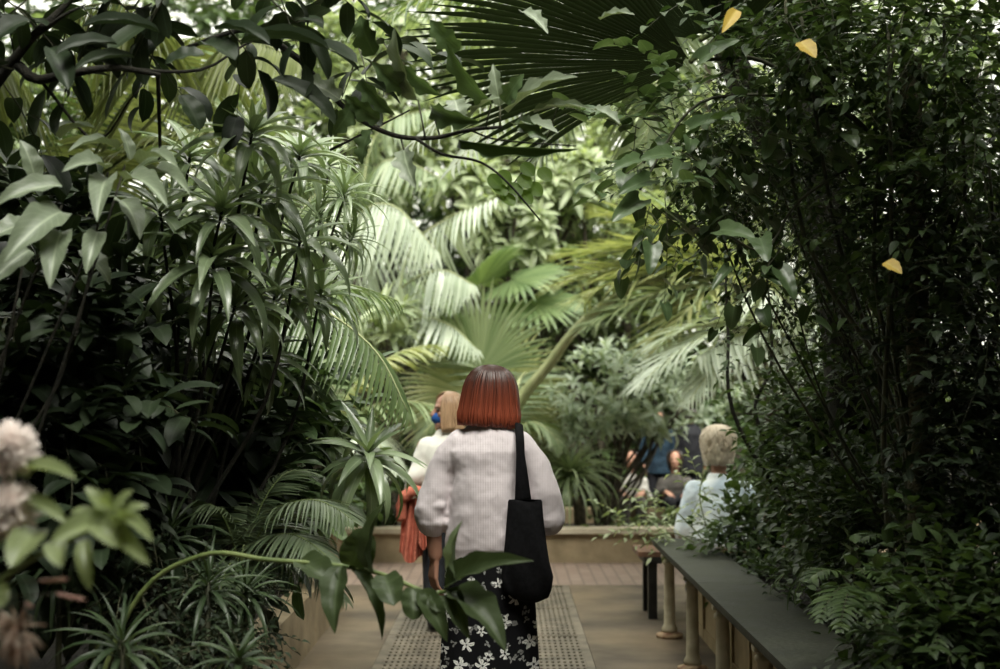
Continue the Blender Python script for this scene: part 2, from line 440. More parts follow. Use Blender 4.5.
# paving, leaving the grating trench open
mb = MB()
for lo, hi in (((-9, Y0), (9, GR0)), ((-9, GR0), (GC - GX, GR1 + .06)), ((GC + GX, GR0), (9, GR1 + .06)), ((GC - GX, GR1), (GC + GX, GR1 + .06)), ((-9, 13.0), (9, Y1))):
    mb.box((lo[0], lo[1], -.3), (hi[0], hi[1], 0))
struct(mb, 'floor', M['paving'])
mb = MB(); mb.box((-9, GR1 + .06, -.3), (9, 13.0, 0)); struct(mb, 'floor_brick', M['brick'])
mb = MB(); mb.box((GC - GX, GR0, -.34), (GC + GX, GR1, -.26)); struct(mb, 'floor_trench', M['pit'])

# cast-iron floor gratings
n_p = 5; pl = (GR1 - GR0) / n_p
where = ['farthest from the camera, beside the brick path', 'second from the brick path', 'third from the brick path, at the bottom edge of the view',
         'just ahead of the feet of the person in the grey sweater', 'under the feet of the person in the grey sweater']
for i in range(n_p):
    y1 = GR1 - i * pl; y0 = y1 - pl + .012
    root = thing('floor_grating', 'slotted iron floor grating ' + where[i], 'floor grating', (GC, (y0 + y1) / 2, -.03), 'iron gratings along the path')
    mb = MB()
    e = .05
    mb.box((GC - GX + .004, y0, -.03), (GC - GX + e, y1, .004)); mb.box((GC + GX - e, y0, -.03), (GC + GX - .004, y1, .004))
    mb.box((GC - GX + e, y0, -.03), (GC + GX - e, y0 + .03, .004)); mb.box((GC - GX + e, y1 - .03, -.03), (GC + GX - e, y1, .004))
    mb.build('frame', M['grate_iron'], root, True)
    mb = MB(); nb = 34; w = 2 * (GX - e)
    for k in range(nb + 1):
        x = GC - GX + e + w * k / nb
        mb.box((x - .0085, y0 + .03, -.028), (x + .009, y1 - .03, .001))
    nc = 11
    for k in range(1, nc):
        y = y0 + .03 + (y1 - y0 - .06) * k / nc
        mb.box((GC - GX + e, y - .027, -.0275), (GC + GX - e, y + .027, .0005))
    mb.build('slotted_plate', M['grate_iron'], root, True)

# end planter: kerb wall with pale coping, soil behind
mb = MB(); mb.box((-4.5, 13.0, 0), (2.4, 13.2, .27)); struct(mb, 'wall_end_planter', M['kerb_stone'])
mb = MB()
for k in range(5):
    x = -4.55 + k * 1.4; mb.box((x, 12.96, .27), (x + 1.39, 13.26, .315))
struct(mb, 'trim_1', M['coping'])
mb = MB(); mb.box((-4.5, 13.2, 0), (2.4, 14.4, .24)); struct(mb, 'soil_end', M['soil'])
mb = MB(); mb.box((-9, 15.2, 0), (9, 25.5, .2)); struct(mb, 'soil_back', M['soil'])
mb = MB(); mb.box((-3, 15.0, 0), (9, 15.25, .34)); struct(mb, 'wall_back_planter', M['kerb_stone'])
# left planter
mb = MB(); mb.box((XL - .16, -2, 0), (XL, 10.2, .33)); mb.box((-9, 10.05, 0), (XL - .16, 10.2, .33)); struct(mb, 'wall_left_planter', M['kerb_stone'])
mb = MB(); mb.box((-9, -2, 0), (XL - .16, 10.05, .3)); struct(mb, 'soil_left', M['soil'])
# right planter with panelled front
mb = MB(); mb.box((XR, -2, 0), (XR + .1, 9.5, .5)); 
struct(mb, 'wall_right_planter', M['panel'])
mb = MB()
y = 9.45
while y > 2:
    mb.box((XR - .014, y - .05, 0), (XR, y, .5)); y -= .56
mb.box((XR - .012, -2, .0), (XR, 9.5, .07))
struct(mb, 'trim_2', M['panel'])
mb = MB(); mb.box((XR + .1, -2, 0), (9, 9.5, .47)); struct(mb, 'soil_right', M['soil'])

# slate ledge on iron columns
LZ = .565
root = thing('slate_ledge', 'long dark slate ledge on small cream iron columns beside the path', 'ledge', (1.14, 5.5, 0))
y = 9.52
for k in range(4):
    mb = MB(); y0 = y - 2.3
    mb.box((.975, y0 + .006, LZ - .02), (1.32, y, LZ)); mb.box((.985, y0 + .006, LZ - .045), (1.31, y, LZ - .02))
    mb.build('slab', M['slate'], root, True); y = y0
for k in range(6):
    yc = 8.95 - 1.1 * k; x = 1.03
    mb = MB()
    mb.loft([(x, yc, .03, .047, .047), (x, yc, .055, .05, .05), (x, yc, .075, .04, .04), (x, yc, .09, .036, .036), (x, yc, .3, .034, .034),
             (x, yc, .455, .031, .031), (x, yc, .462, .042, .042), (x, yc, .478, .042, .042), (x, yc, .485, .032, .032)], 20)
    col = mb.build('column', M['col_paint'], root)
    mb = MB(); mb.loft([(x, yc, 0, .085, .085), (x, yc, .022, .085, .085), (x, yc, .03, .06, .06), (x, yc, .034, .05, .05)], 20)
    mb.build('foot_flange', M['rust'], col)
    mb = MB(); mb.loft([(x, yc, .485, .034, .034), (x, yc, .5, .03, .03)], 12); mb.box((x - .05, yc - .028, .5), (x + .14, yc + .028, .5195))
    mb.build('bracket', M['col_paint'], col, True)

# wooden bench across the end of the ledge
root = thing('wooden_bench', 'brown wooden bench with dark iron legs at the far end of the slate ledge', 'bench', (1.7, 9.9, 0))
mb = MB()
for k in range(4): mb.box((.9, 9.66 + k * .118, .425), (2.5, 9.66 + k * .118 + .105, .46))
mb.build('seat', M['wood'], root, True)
for x in (.97, 2.36):
    for yy in (9.68, 10.05):
        mb = MB(); mb.box((x, yy, 0), (x + .06, yy + .06, .38)); mb.build('leg', M['dark_iron'], root, True)
    mb = MB(); mb.box((x - .03, 9.66, .38), (x + .09, 10.12, .425)); mb.build('bracket', M['dark_iron'], root, True)

# glasshouse shell
HZ = 9.0; WYE = 9.0
mb = MB(); mb.box((-9.2, Y0, 0), (-9, Y1, 2.2)); mb.box((-9.2, Y0, 2.2), (-9, WYE, 5.6)); struct(mb, 'wall_left', M['brick_dark'])  # near part raised solid, out of view, to keep side light off the plants
mb = MB(); mb.box((9, Y0, 0), (9.2, Y1, 2.2)); mb.box((9, Y0, 2.2), (9.2, WYE, 5.6)); struct(mb, 'wall_right', M['brick_dark'])  # near part built up likewise to stop light from this side
mb = MB(); mb.box((-9.2, Y0 - .3, 0), (9.2, Y0, HZ + 2)); struct(mb, 'wall_shade_front', M['brick_dark'])  # added unseen wall behind the camera, keeps light off the foreground
mb = MB(); mb.box((-9.2, Y1, 0), (9.2, Y1 + .2, 2.2)); struct(mb, 'wall_back', M['brick_dark'])
def glazed(name, o, u, v, nu, nv, bar=.03):
    o, u, v = V3(*o), V3(*u), V3(*v)
    mb = MB(); mb.add([o, o + u, o + u + v, o + v], [(0, 1, 2, 3)])
    g = struct(mb, name, M['glass'])
    mb = MB()
    for i in range(nu + 1): mb.tube([o + u * i / nu, o + u * i / nu + v], bar if i % 4 else bar * 2, 4)
    for i in range(nv + 1): mb.tube([o + v * i / nv, o + v * i / nv + u], bar, 4)
    b = mb.build('glazing_bars', M['white_iron'], g)
glazed('window_1', (-9.1, Y1 + .1, 2.2), (18.2, 0, 0), (0, 0, HZ - 2.2), 24, 3)
glazed('window_2', (-9.1, WYE, 2.2), (0, Y1 - WYE, 0), (0, 0, HZ - 2.2), 24, 2)
glazed('window_3', (9.1, WYE, 2.2), (0, Y1 - WYE, 0), (0, 0, HZ - 2.2), 24, 2)
glazed('ceiling', (-9.1, Y0, HZ), (18.2, 0, 0), (0, Y1 - Y0 + .1, 0), 24, 8)

# added unseen low roof to darken the foreground, with a slot over the path
WZ, WYE, SL = 5.6, 9.0, 1.5
mb = MB(); mb.box((-9.2, Y0, WZ), (-SL, WYE, WZ + .25)); struct(mb, 'ceiling_shade_left', M['brick_dark'])
mb = MB(); mb.box((SL, Y0, WZ), (9.2, WYE, WZ + .25)); struct(mb, 'ceiling_shade_right', M['brick_dark'])
mb = MB(); mb.box((-SL, Y0, WZ), (SL, -1.6, WZ + .25)); struct(mb, 'ceiling_shade_front', M['brick_dark'])
# ================================================================== PEOPLE
def capsule(mb, p0, r0, p1, r1, k=14):
    p0, p1 = V3(*p0), V3(*p1); ax = unit(p1 - p0)
    a = unit(np.cross(ax, V3(.3, .5, .81) if abs(ax[2]) < .8 else V3(.9, .2, .1))); b = np.cross(ax, a)
    rings = [(p0 - ax * r0 * math.sin(t), r0 * math.cos(t)) for t in np.linspace(PI / 2 * .98, 0, 5)] + [(p1 + ax * r1 * math.sin(t), r1 * math.cos(t)) for t in np.linspace(0, PI / 2 * .98, 5)]
    vs = [c + (a * math.cos(2 * PI * j / k) + b * math.sin(2 * PI * j / k)) * r for c, r in rings for j in range(k)]
    m = len(rings)
    mb.add(vs, [(i * k + j, i * k + (j + 1) % k, (i + 1) * k + (j + 1) % k, (i + 1) * k + j) for i in range(m - 1) for j in range(k)])
    o = mb.n - len(vs)
    mb.f.append(np.array([[o + (j + 1) % k, o + j, o] for j in range(1, k - 1)] + [[o + (m - 1) * k, o + (m - 1) * k + j, o + (m - 1) * k + (j + 1) % k] for j in range(1, k - 1)], int)); mb.mi.append(np.zeros(2 * (k - 2), int))

def ellipsoid(mb, c, r, k=24, rot=0):
    vs = []; n = 14
    for i in range(n + 1):
        t = PI * (i + .02) / (n + .04)
        for j in range(k):
            w = 2 * PI * j / k
            x, y, z = r[0] * math.sin(t) * math.cos(w), r[1] * math.sin(t) * math.sin(w), r[2] * math.cos(t)
            vs.append((c[0] + x * math.cos(rot) - y * math.sin(rot), c[1] + x * math.sin(rot) + y * math.cos(rot), c[2] + z))
    mb.add(vs, [((i + 1) * k + j, (i + 1) * k + (j + 1) % k, i * k + (j + 1) % k, i * k + j) for i in range(n) for j in range(k)])
    o = mb.n - len(vs)
    mb.f.append(np.array([[o, o + j, o + (j + 1) % k] for j in range(1, k - 1)] + [[o + n * k + (j + 1) % k, o + n * k + j, o + n * k] for j in range(1, k - 1)], int)); mb.mi.append(np.zeros(2 * (k - 2), int))

TEX = {}
def fused(mb, name, mat, parent, voxel, smooth=6, disp=None, world=None):
    """the shapes in mb grown together into one continuous skin"""
    me = mb.mesh(name); o = bpy.data.objects.new(name, me); C.objects.link(o)
    r = o.modifiers.new('r', 'REMESH'); r.mode = 'VOXEL'; r.voxel_size = voxel; r.use_smooth_shade = True
    s = o.modifiers.new('s', 'SMOOTH'); s.factor = .5; s.iterations = smooth
    for size, st in (disp or []):
        t = bpy.data.textures.new('folds', 'CLOUDS'); t.noise_scale = size; t.noise_depth = 1
        d = o.modifiers.new('d', 'DISPLACE'); d.texture = t; d.strength = st; d.mid_level = .5; d.texture_coords = 'GLOBAL'
    bpy.context.view_layer.update()
    me2 = bpy.data.meshes.new_from_object(o.evaluated_get(bpy.context.evaluated_depsgraph_get()))
    bpy.data.objects.remove(o); me2.name = name
    me2.materials.clear(); me2.materials.append(mat)
    if world is not None: me2.transform(world)
    me2.polygons.foreach_set('use_smooth', np.ones(len(me2.polygons), bool))
    o = bpy.data.objects.new(name, me2); C.objects.link(o)
    o.parent = parent; o.matrix_parent_inverse = Matrix.Translation(parent.location).inverted()
    return o

def placed(mb, world):
    for i, v in enumerate(mb.v):
        mb.v[i] = (np.c_[v, np.ones(len(v))] @ np.array(world).T)[:, :3]
    return mb

def hand(mb, w, d, pn, L=.17, curl=.5, side=1):
    """palm and five fingers: w wrist, d direction, pn palm normal (towards which the fingers curl); side = which side the thumb is"""
    w, d, pn = V3(*w), unit(V3(*d)), V3(*pn); pn = unit(pn - d * (pn @ d)); s = np.cross(d, pn) * side
    pl = L * .5
    for k in (-1.5, -.5, .5, 1.5):
        capsule(mb, w + d * .012 + s * k * .009, .0125, w + d * pl + s * k * .0175, .0105, 10)
    for k, fl in zip((1.5, .5, -.5, -1.5), (.43, .5, .46, .36)):
        p = w + d * pl + s * k * .0185; a = .12 + curl * .35; r = .0088
        for seg, q in enumerate((.45, .32, .25)):
            dd = d * math.cos(a) + pn * math.sin(a) + s * k * .03
            p2 = p + unit(dd) * L * fl * q * 1.05
            capsule(mb, p, r, p2, r * .9, 10); p = p2; r *= .9; a += curl * .6
    p = w + d * .025 + s * .022; dd = unit(d * .8 + s * .5 + pn * .35)
    for q, r in ((.045, .0115), (.032, .0098), (.026, .0085)):
        p2 = p + dd * q; capsule(mb, p, r * 1.05, p2, r, 10); p = p2; dd = unit(dd + d * .35 + pn * .25)

def head(mb, c, fwd=(0, 1, 0), s=1.0):
    """skull, jaw, nose, lips, brow, ears; c = centre of the skull"""
    c = V3(*c); f = unit(V3(*fwd)); r = np.cross(f, V3(0, 0, 1)); u = np.cross(r, f); rot = math.atan2(f[1], f[0]) - PI / 2
    at = lambda x, y, z: c + (r * x + f * y + u * z) * s
    ellipsoid(mb, at(0, -.008, .025), (.074 * s, .094 * s, .092 * s), rot=rot)
    ellipsoid(mb, at(0, .028, -.04), (.058 * s, .062 * s, .078 * s), rot=rot)
    capsule(mb, at(-.02, .07, -.09), .02 * s, at(.02, .07, -.09), .02 * s)
    capsule(mb, at(0, .092, .01), .009 * s, at(0, .112, -.028), .0135 * s)
    for x in (-1, 1):
        capsule(mb, at(x * .012, .097, -.03), .008 * s, at(x * .014, .093, -.032), .008 * s)
        capsule(mb, at(x * .012, .084, .026), .01 * s, at(x * .046, .07, .027), .009 * s)
        ellipsoid(mb, at(x * .076, -.005, -.008), (.01 * s, .019 * s, .031 * s), 12, rot)
        capsule(mb, at(x * .04, .066, -.025), .018 * s, at(x * .03, .072, -.045), .014 * s)
    capsule(mb, at(-.02, .087, -.056), .0075 * s, at(.02, .087, -.056), .0075 * s)
    capsule(mb, at(-.016, .087, -.068), .008 * s, at(.016, .087, -.068), .008 * s)
    return at

def eyes(root, at, s, world):
    for x in (-1, 1):
        mb = MB(); p = at(x * .031, .077, .006); ellipsoid(mb, p, (.0125 * s, .0125 * s, .0125 * s), 14)
        placed(mb, world).build('eye', M['eye'], root)

def skin_mat(name, c):
    m, n, l, b, out = new_mat(name)
    b.inputs['Base Color'].default_value = (*c, 1); b.inputs['Roughness'].default_value = .5
    b.inputs['Subsurface Weight'].default_value = .12; b.inputs['Subsurface Radius'].default_value = (.01, .004, .002)
    return m
def plain(name, c, rough=.8, spec=.3):
    m, n, l, b, out = new_mat(name); b.inputs['Base Color'].default_value = (*c, 1)
    b.inputs['Roughness'].default_value = rough; b.inputs['Specular IOR Level'].default_value = spec
    return m
M['skin'] = skin_mat('skin', (.42, .22, .15)); M['eye'] = plain('eye', (.1, .07, .05), .2)
M['black_cloth'] = noisy('black_canvas', (.004, .004, .0045), (.008, .008, .009), 60, .95, .3, spec=.12)

def knit_mat(name, c1, c2, rib_z):
    m, n, l, b, out = new_mat(name)
    tc = n.new('ShaderNodeTexCoord'); sep = n.new('ShaderNodeSeparateXYZ'); l.new(tc.outputs['Object'], sep.inputs[0])
    def wave(axis, sc):
        w = n.new('ShaderNodeTexWave'); w.wave_type = 'BANDS'; w.bands_direction = axis; w.inputs['Scale'].default_value = sc
        w.inputs['Distortion'].default_value = .6; w.inputs['Detail'].default_value = 1; w.inputs['Detail Scale'].default_value = 2
        l.new(tc.outputs['Object'], w.inputs['Vector']); return w
    wx, wz = wave('X', 46), wave('Z', 31)
    mx = n.new('ShaderNodeMath'); mx.operation = 'MULTIPLY_ADD'; mx.inputs[1].default_value = .12
    l.new(wz.outputs['Fac'], mx.inputs[0]); l.new(wx.outputs['Fac'], mx.inputs[2])
    nz = n.new('ShaderNodeTexNoise'); nz.inputs['Scale'].default_value = 60; nz.inputs['Detail'].default_value = 4; l.new(tc.outputs['Object'], nz.inputs['Vector'])
    cr = n.new('ShaderNodeMix'); cr.data_type = 'RGBA'; cr.inputs['A'].default_value = (*c1, 1); cr.inputs['B'].default_value = (*c2, 1)
    l.new(nz.outputs['Fac'], cr.inputs['Factor']); l.new(cr.outputs['Result'], b.inputs['Base Color'])
    bp = n.new('ShaderNodeBump'); bp.inputs['Strength'].default_value = .14; bp.inputs['Distance'].default_value = .004
    l.new(mx.outputs[0], bp.inputs['Height']); l.new(bp.outputs[0], b.inputs['Normal'])
    b.inputs['Roughness'].default_value = .95; b.inputs['Specular IOR Level'].default_value = .15
    b.inputs['Sheen Weight'].default_value = .25
    return m
M['knit'] = knit_mat('grey_knit', (.62, .55, .57), (.74, .67, .69), .9)

def floral_mat():
    """black cloth printed with white five-petal flowers, small sprigs and grey leaves"""
    m, n, l, b, out = new_mat('black_floral_cloth')
    tc = n.new('ShaderNodeTexCoord')
    def N(op, a, b_=None, c=None):
        k = n.new('ShaderNodeMath'); k.operation = op
        for i, x in enumerate((a, b_, c)):
            if x is None: continue
            if isinstance(x, (int, float)): k.inputs[i].default_value = x
            else: l.new(x, k.inputs[i])
        return k.outputs[0]
    nd = n.new('ShaderNodeTexNoise'); nd.inputs['Scale'].default_value = 55; l.new(tc.outputs['Object'], nd.inputs['Vector'])
    va = n.new('ShaderNodeVectorMath'); va.operation = 'MULTIPLY_ADD'; va.inputs[1].default_value = (.022, .022, .022); l.new(nd.outputs['Color'], va.inputs[0]); l.new(tc.outputs['Object'], va.inputs[2])
    sep = n.new('ShaderNodeSeparateXYZ'); l.new(va.outputs[0], sep.inputs[0])
    def layer(scale, off, R, petals, inner):
        cb = n.new('ShaderNodeCombineXYZ'); l.new(N('ADD', N('MULTIPLY', sep.outputs[0], scale), off), cb.inputs[0]); l.new(N('MULTIPLY', sep.outputs[2], scale), cb.inputs[1])
        vo = n.new('ShaderNodeTexVoronoi'); vo.voronoi_dimensions = '2D'; vo.inputs['Scale'].default_value = 1; vo.inputs['Randomness'].default_value = .75
        l.new(cb.outputs[0], vo.inputs['Vector'])
        df = n.new('ShaderNodeVectorMath'); df.operation = 'SUBTRACT'; l.new(cb.outputs[0], df.inputs[0]); l.new(vo.outputs['Position'], df.inputs[1])
        s2 = n.new('ShaderNodeSeparateXYZ'); l.new(df.outputs[0], s2.inputs[0])
        cs = n.new('ShaderNodeSeparateColor'); l.new(vo.outputs['Color'], cs.inputs[0])
        ang = N('ADD', N('ARCTAN2', s2.outputs[1], s2.outputs[0]), N('MULTIPLY', cs.outputs[0], 6.28))
        dist = vo.outputs['Distance']
        rad = N('MULTIPLY', N('MULTIPLY_ADD', cs.outputs[1], .5, .6), N('MULTIPLY_ADD', N('POWER', N('ABSOLUTE', N('COSINE', N('MULTIPLY', ang, petals / 2))), 1.4), 1 - inner, inner))
        fl = N('LESS_THAN', dist, N('MULTIPLY', rad, R))
        # dark lines between petals and a dark eye
        ln = N('GREATER_THAN', N('ABSOLUTE', N('SINE', N('MULTIPLY', ang, petals))), N('MULTIPLY', N('SUBTRACT', R * 1.2, dist), .35 / R))
        eye = N('GREATER_THAN', dist, R * .16)
        return N('MULTIPLY', fl, N('MULTIPLY', eye, N('MULTIPLY_ADD', ln, .6, .4)))
    a = layer(10.5, 0, .33, 5, .16); c = layer(14, 3.3, .2, 3, .06); d = layer(11, 7.7, .26, 2, .02)
    mx = N('MAXIMUM', N('MULTIPLY', a, .8), N('MAXIMUM', N('MULTIPLY', c, .3), N('MULTIPLY', d, .2)))
    mix = n.new('ShaderNodeMix'); mix.data_type = 'RGBA'; mix.inputs['A'].default_value = (.005, .005, .006, 1); mix.inputs['B'].default_value = (.9, .9, .86, 1)
    l.new(mx, mix.inputs['Factor']); l.new(mix.outputs['Result'], b.inputs['Base Color'])
    b.inputs['Roughness'].default_value = .9; b.inputs['Specular IOR Level'].default_value = .15
    return m
M['floral'] = floral_mat()

def hair_mat(name, root_c, end_c, z0, z1, var=.35):
    """hair: colour runs from the roots at height z1 to the ends at z0, streaked strand by strand"""
    m, n, l, b, out = new_mat(name)
    tc = n.new('ShaderNodeTexCoord'); sep = n.new('ShaderNodeSeparateXYZ'); l.new(tc.outputs['Object'], sep.inputs[0])
    mr = n.new('ShaderNodeMapRange'); mr.inputs[1].default_value = z0; mr.inputs[2].default_value = z1; l.new(sep.outputs[2], mr.inputs[0])
    geo = n.new('ShaderNodeNewGeometry')
    ad = n.new('ShaderNodeMath'); ad.operation = 'MULTIPLY_ADD'; ad.inputs[1].default_value = var; l.new(geo.outputs['Random Per Island'], ad.inputs[0]); l.new(mr.outputs[0], ad.inputs[2])
    sb = n.new('ShaderNodeMath'); sb.operation = 'SUBTRACT'; sb.inputs[1].default_value = var / 2; l.new(ad.outputs[0], sb.inputs[0])
    cr = n.new('ShaderNodeValToRGB'); cr.color_ramp.elements[0].color = (*end_c, 1); cr.color_ramp.elements[1].color = (*root_c, 1)
    cr.color_ramp.elements[0].position = .1; cr.color_ramp.elements[1].position = .9
    l.new(sb.outputs[0], cr.inputs[0]); l.new(cr.outputs[0], b.inputs['Base Color'])
    b.inputs['Roughness'].default_value = .38; b.inputs['Specular IOR Level'].default_value = .45
    return m
M['auburn'] = hair_mat('auburn_hair', (.04, .015, .011), (.27, .062, .03), 1.42, 1.62)
M['blonde'] = hair_mat('blonde_hair', (.3, .18, .1), (.6, .4, .24), 1.3, 1.55)
M['grey_hair'] = hair_mat('grey_blonde_hair', (.55, .46, .34), (.82, .74, .6), 1.0, 1.3, .8)
M['dark_hair'] = hair_mat('dark_hair', (.02, .014, .01), (.04, .028, .02), .7, 1.3)

def hair_bob(root, rings, mat, world, n=520, gap=50, gap_top=1e9, r=.0042, seed=3, hem=.012, curl=0., fwd=90):
    """rings (z, rx, ry, cy) from crown to ends; strands follow them; a gap of +-gap degrees is left round the face (fwd direction)"""
    rr = random.Random(seed); mb = MB()
    zs = [q[0] for q in rings]
    for i in range(n):
        w = rr.uniform(gap, 360 - gap) + fwd; w = math.radians(w); e = rr.uniform(-hem, hem); k = rr.uniform(.93, 1.02); dw = rr.uniform(-.06, .06)
        m = len(rings); pts = []
        for j, (z, rx, ry, cy) in enumerate(rings):
            t = j / (m - 1)
            ww = w + dw * t + (curl * math.sin(t * 9 + i) if curl else 0)
            kk = k + (curl * .5 * math.cos(t * 11 + i * 1.7) if curl else 0)
            pts.append((rx * kk * math.cos(ww), cy + ry * kk * math.sin(ww), z + e * t * t))
        pts = smooth_path(pts, 2)
        mb.tube(pts, [r * (1.1 if q < len(pts) - 3 else .75) for q in range(len(pts))], 4)
    # scalp cap beneath
    mb2 = MB(); k = 40; vs = []
    for (z, rx, ry, cy) in rings:
        for j in range(k + 1):
            w = math.radians(gap + 4 + (352 - 2 * gap) * j / k + fwd); vs.append((rx * .93 * math.cos(w), cy + ry * .93 * math.sin(w), z + .004 * (z < rings[-2][0]) - .004))
    mb.add(vs, [(i * (k + 1) + j, i * (k + 1) + j + 1, (i + 1) * (k + 1) + j + 1, (i + 1) * (k + 1) + j) for i in range(len(rings) - 1) for j in range(k)])
    return placed(mb, world).build('hair', mat, root)

# ---- the woman in the grey sweater
WX, WY = -.075, 5.8
Wd = Matrix.Translation((WX, WY, 0))
root = thing('person', 'person seen from behind with a red bob, grey knit sweater and black floral skirt', 'person', (WX, WY, 0))
b = MB()
at = head(b, (0, .02, 1.525))
capsule(b, (0, 0, 1.34), .052, (0, .01, 1.46), .05)
b.loft([(0, 0, .78, .15, .1), (0, 0, .86, .16, .105), (0, 0, 1.0, .13, .09), (0, 0, 1.1, .135, .095), (0, 0, 1.25, .14, .09), (0, 0, 1.32, .11, .07), (0, 0, 1.37, .055, .05)], 28)
for s in (-1, 1):
    capsule(b, (s * .08, 0, .84), .085, (s * .09, .01, .46), .055); capsule(b, (s * .09, .01, .46), .055, (s * .09, -.02, .09), .035)
    capsule(b, (s * .09, -.03, .05), .035, (s * .1, .13, .03), .03); capsule(b, (s * .09, -.05, .04), .035, (s * .1, .17, .025), .022)
capsule(b, (-.135, .01, 1.295), .042, (-.187, .02, 1.215), .04); capsule(b, (-.187, .02, 1.215), .04, (-.226, .02, 1.1), .038); capsule(b, (-.226, .02, 1.1), .038, (-.235, .01, 1.05), .036); capsule(b, (-.235, .01, 1.05), .036, (-.222, .03, .86), .03)
hand(b, (-.222, .03, .86), (-.1, .05, -1), (.8, .45, 0), .185, .6, side=-1)
capsule(b, (.135, .01, 1.295), .042, (.187, .02, 1.215), .04); capsule(b, (.187, .02, 1.215), .04, (.228, .02, 1.1), .038); capsule(b, (.228, .02, 1.1), .038, (.24, .04, 1.03), .036); capsule(b, (.24, .04, 1.03), .036, (.17, .24, 1.08), .027)
hand(b, (.17, .24, 1.08), (-.5, .8, .25), (-.2, -.2, .9), .165, .8, side=1)
fused(b, 'body', M['skin'], root, .0042, 4, None, Wd)
eyes(root, at, 1, Wd)
b = MB()
b.loft([(0, 0, .846, .172, .125), (0, 0, .875, .176, .128), (0, 0, .895, .18, .136), (0, 0, .95, .18, .142), (0, 0, 1.1, .16, .138), (0, 0, 1.2, .152, .13),
        (0, 0, 1.29, .175, .12), (0, 0, 1.345, .135, .095), (0, .005, 1.39, .092, .078), (0, .01, 1.415, .074, .07)], 40)
def chain(b, pts):
    for (p, r), (q, r2) in zip(pts, pts[1:]): capsule(b, p, r, q, r2, 18)
chain(b, [((-.12, .01, 1.315), .066), ((-.187, .02, 1.215), .066), ((-.226, .02, 1.1), .072), ((-.237, .015, 1.035), .075), ((-.236, .015, 1.0), .064)])
chain(b, [((-.228, .005, .99), .05), ((-.226, .012, .972), .043)])
chain(b, [((.12, .01, 1.315), .066), ((.187, .02, 1.215), .066), ((.228, .02, 1.1), .074), ((.24, .03, 1.02), .08), ((.235, .1, 1.03), .07), ((.2, .18, 1.06), .05), ((.19, .2, 1.065), .04)])
capsule(b, (-.205, -.03, 1.065), .03, (-.265, -.025, 1.055), .03); capsule(b, (-.205, -.025, 1.0), .03, (-.26, -.02, 1.0), .03)
fused(b, 'sweater', M['knit'], root, .006, 6, [(.16, .022), (.05, .006)], Wd)
b = MB()
fl = lambda w, t: .05 * t * math.cos(9 * w + 1) + .025 * t * math.cos(5 * w)
b.loft([(0, 0, .92, .15, .11), (0, 0, .87, .165, .12), (0, 0, .8, .18, .135), (0, 0, .6, .19, .15), (0, 0, .4, .2, .165), (0, 0, .25, .215, .18), (0, 0, .13, .225, .19)], 72, cap=True, flute=fl)
placed(b, Wd).build('skirt', M['floral'], root)
hair_bob(root, [(1.643, .012, .012, .0), (1.634, .05, .055, 0), (1.61, .082, .088, 0), (1.57, .104, .106, 0), (1.52, .115, .114, .0), (1.46, .123, .114, .0), (1.425, .129, .112, -.005), (1.4, .124, .103, -.005)],
         M['auburn'], Matrix.Translation((WX + .005, WY + .015, 1.52)) @ Matrix.Rotation(.06, 4, 'Y') @ Matrix.Translation((0, 0, -1.52)), 620, 48)
for q in (-1, 1):
    b = MB(); capsule(b, (q * .09, -.06, .045), .042, (q * .1, .18, .032), .034); capsule(b, (q * .09, -.04, .05), .043, (q * .09, -.03, .085), .044)
    fused(b, 'shoe', plain('dark_shoe', (.012, .011, .011), .5), root, .007, 3, None, Wd)
# tote bag on her shoulder
root = thing('tote_bag', 'black canvas tote bag hanging from the shoulder of the person in grey', 'bag', (.13, 5.66, .66))
Y = 5.64
def sheet_bag(outline_l, outline_r, zs, th, y):
    b = MB(); rings = []
    for l, r, z, t in zip(outline_l, outline_r, zs, th): rings.append(((l + r) / 2, y, z, (r - l) / 2, t))
    k = 36; vs = []
    for cx, cy, cz, rx, ry in rings:
        for j in range(k):
            w = 2 * PI * j / k; c, s = math.cos(w), math.sin(w); e = .45
            vs.append((cx + rx * abs(c) ** e * (1 if c > 0 else -1), cy + ry * abs(s) ** .8 * (1 if s > 0 else -1), cz))
    m = len(rings); b.add(vs, [(i * k + j, i * k + (j + 1) % k, (i + 1) * k + (j + 1) % k, (i + 1) * k + j) for i in range(m - 1) for j in range(k)])
    for o, rev in ((0, 1), ((m - 1) * k, 0)):
        b.f.append(np.array([[o, o + j + 1, o + j] if rev else [o, o + j, o + j + 1] for j in range(1, k - 1)], int)); b.mi.append(np.zeros(k - 2, int))
    return b
px2x = lambda px: (px - 507) / F * Y
px2z = lambda py: 1.5 - (py - 400) / F * Y
ys = [499, 501, 515, 540, 560, 575, 588, 596, 600]
b = sheet_bag([px2x(v) for v in (509, 508, 507, 505, 503, 501, 504, 512, 524)], [px2x(v) for v in (541, 542, 543, 546, 549, 553, 551, 548, 538)], [px2z(v) for v in ys],
              [.012, .02, .035, .045, .05, .05, .045, .03, .012], Y)
for i, v in enumerate(b.v): v[:, 1] += .012 * np.sin(v[:, 0] * 60 + v[:, 2] * 25)
b.build('bag_body', M['black_cloth'], root)
b = MB()
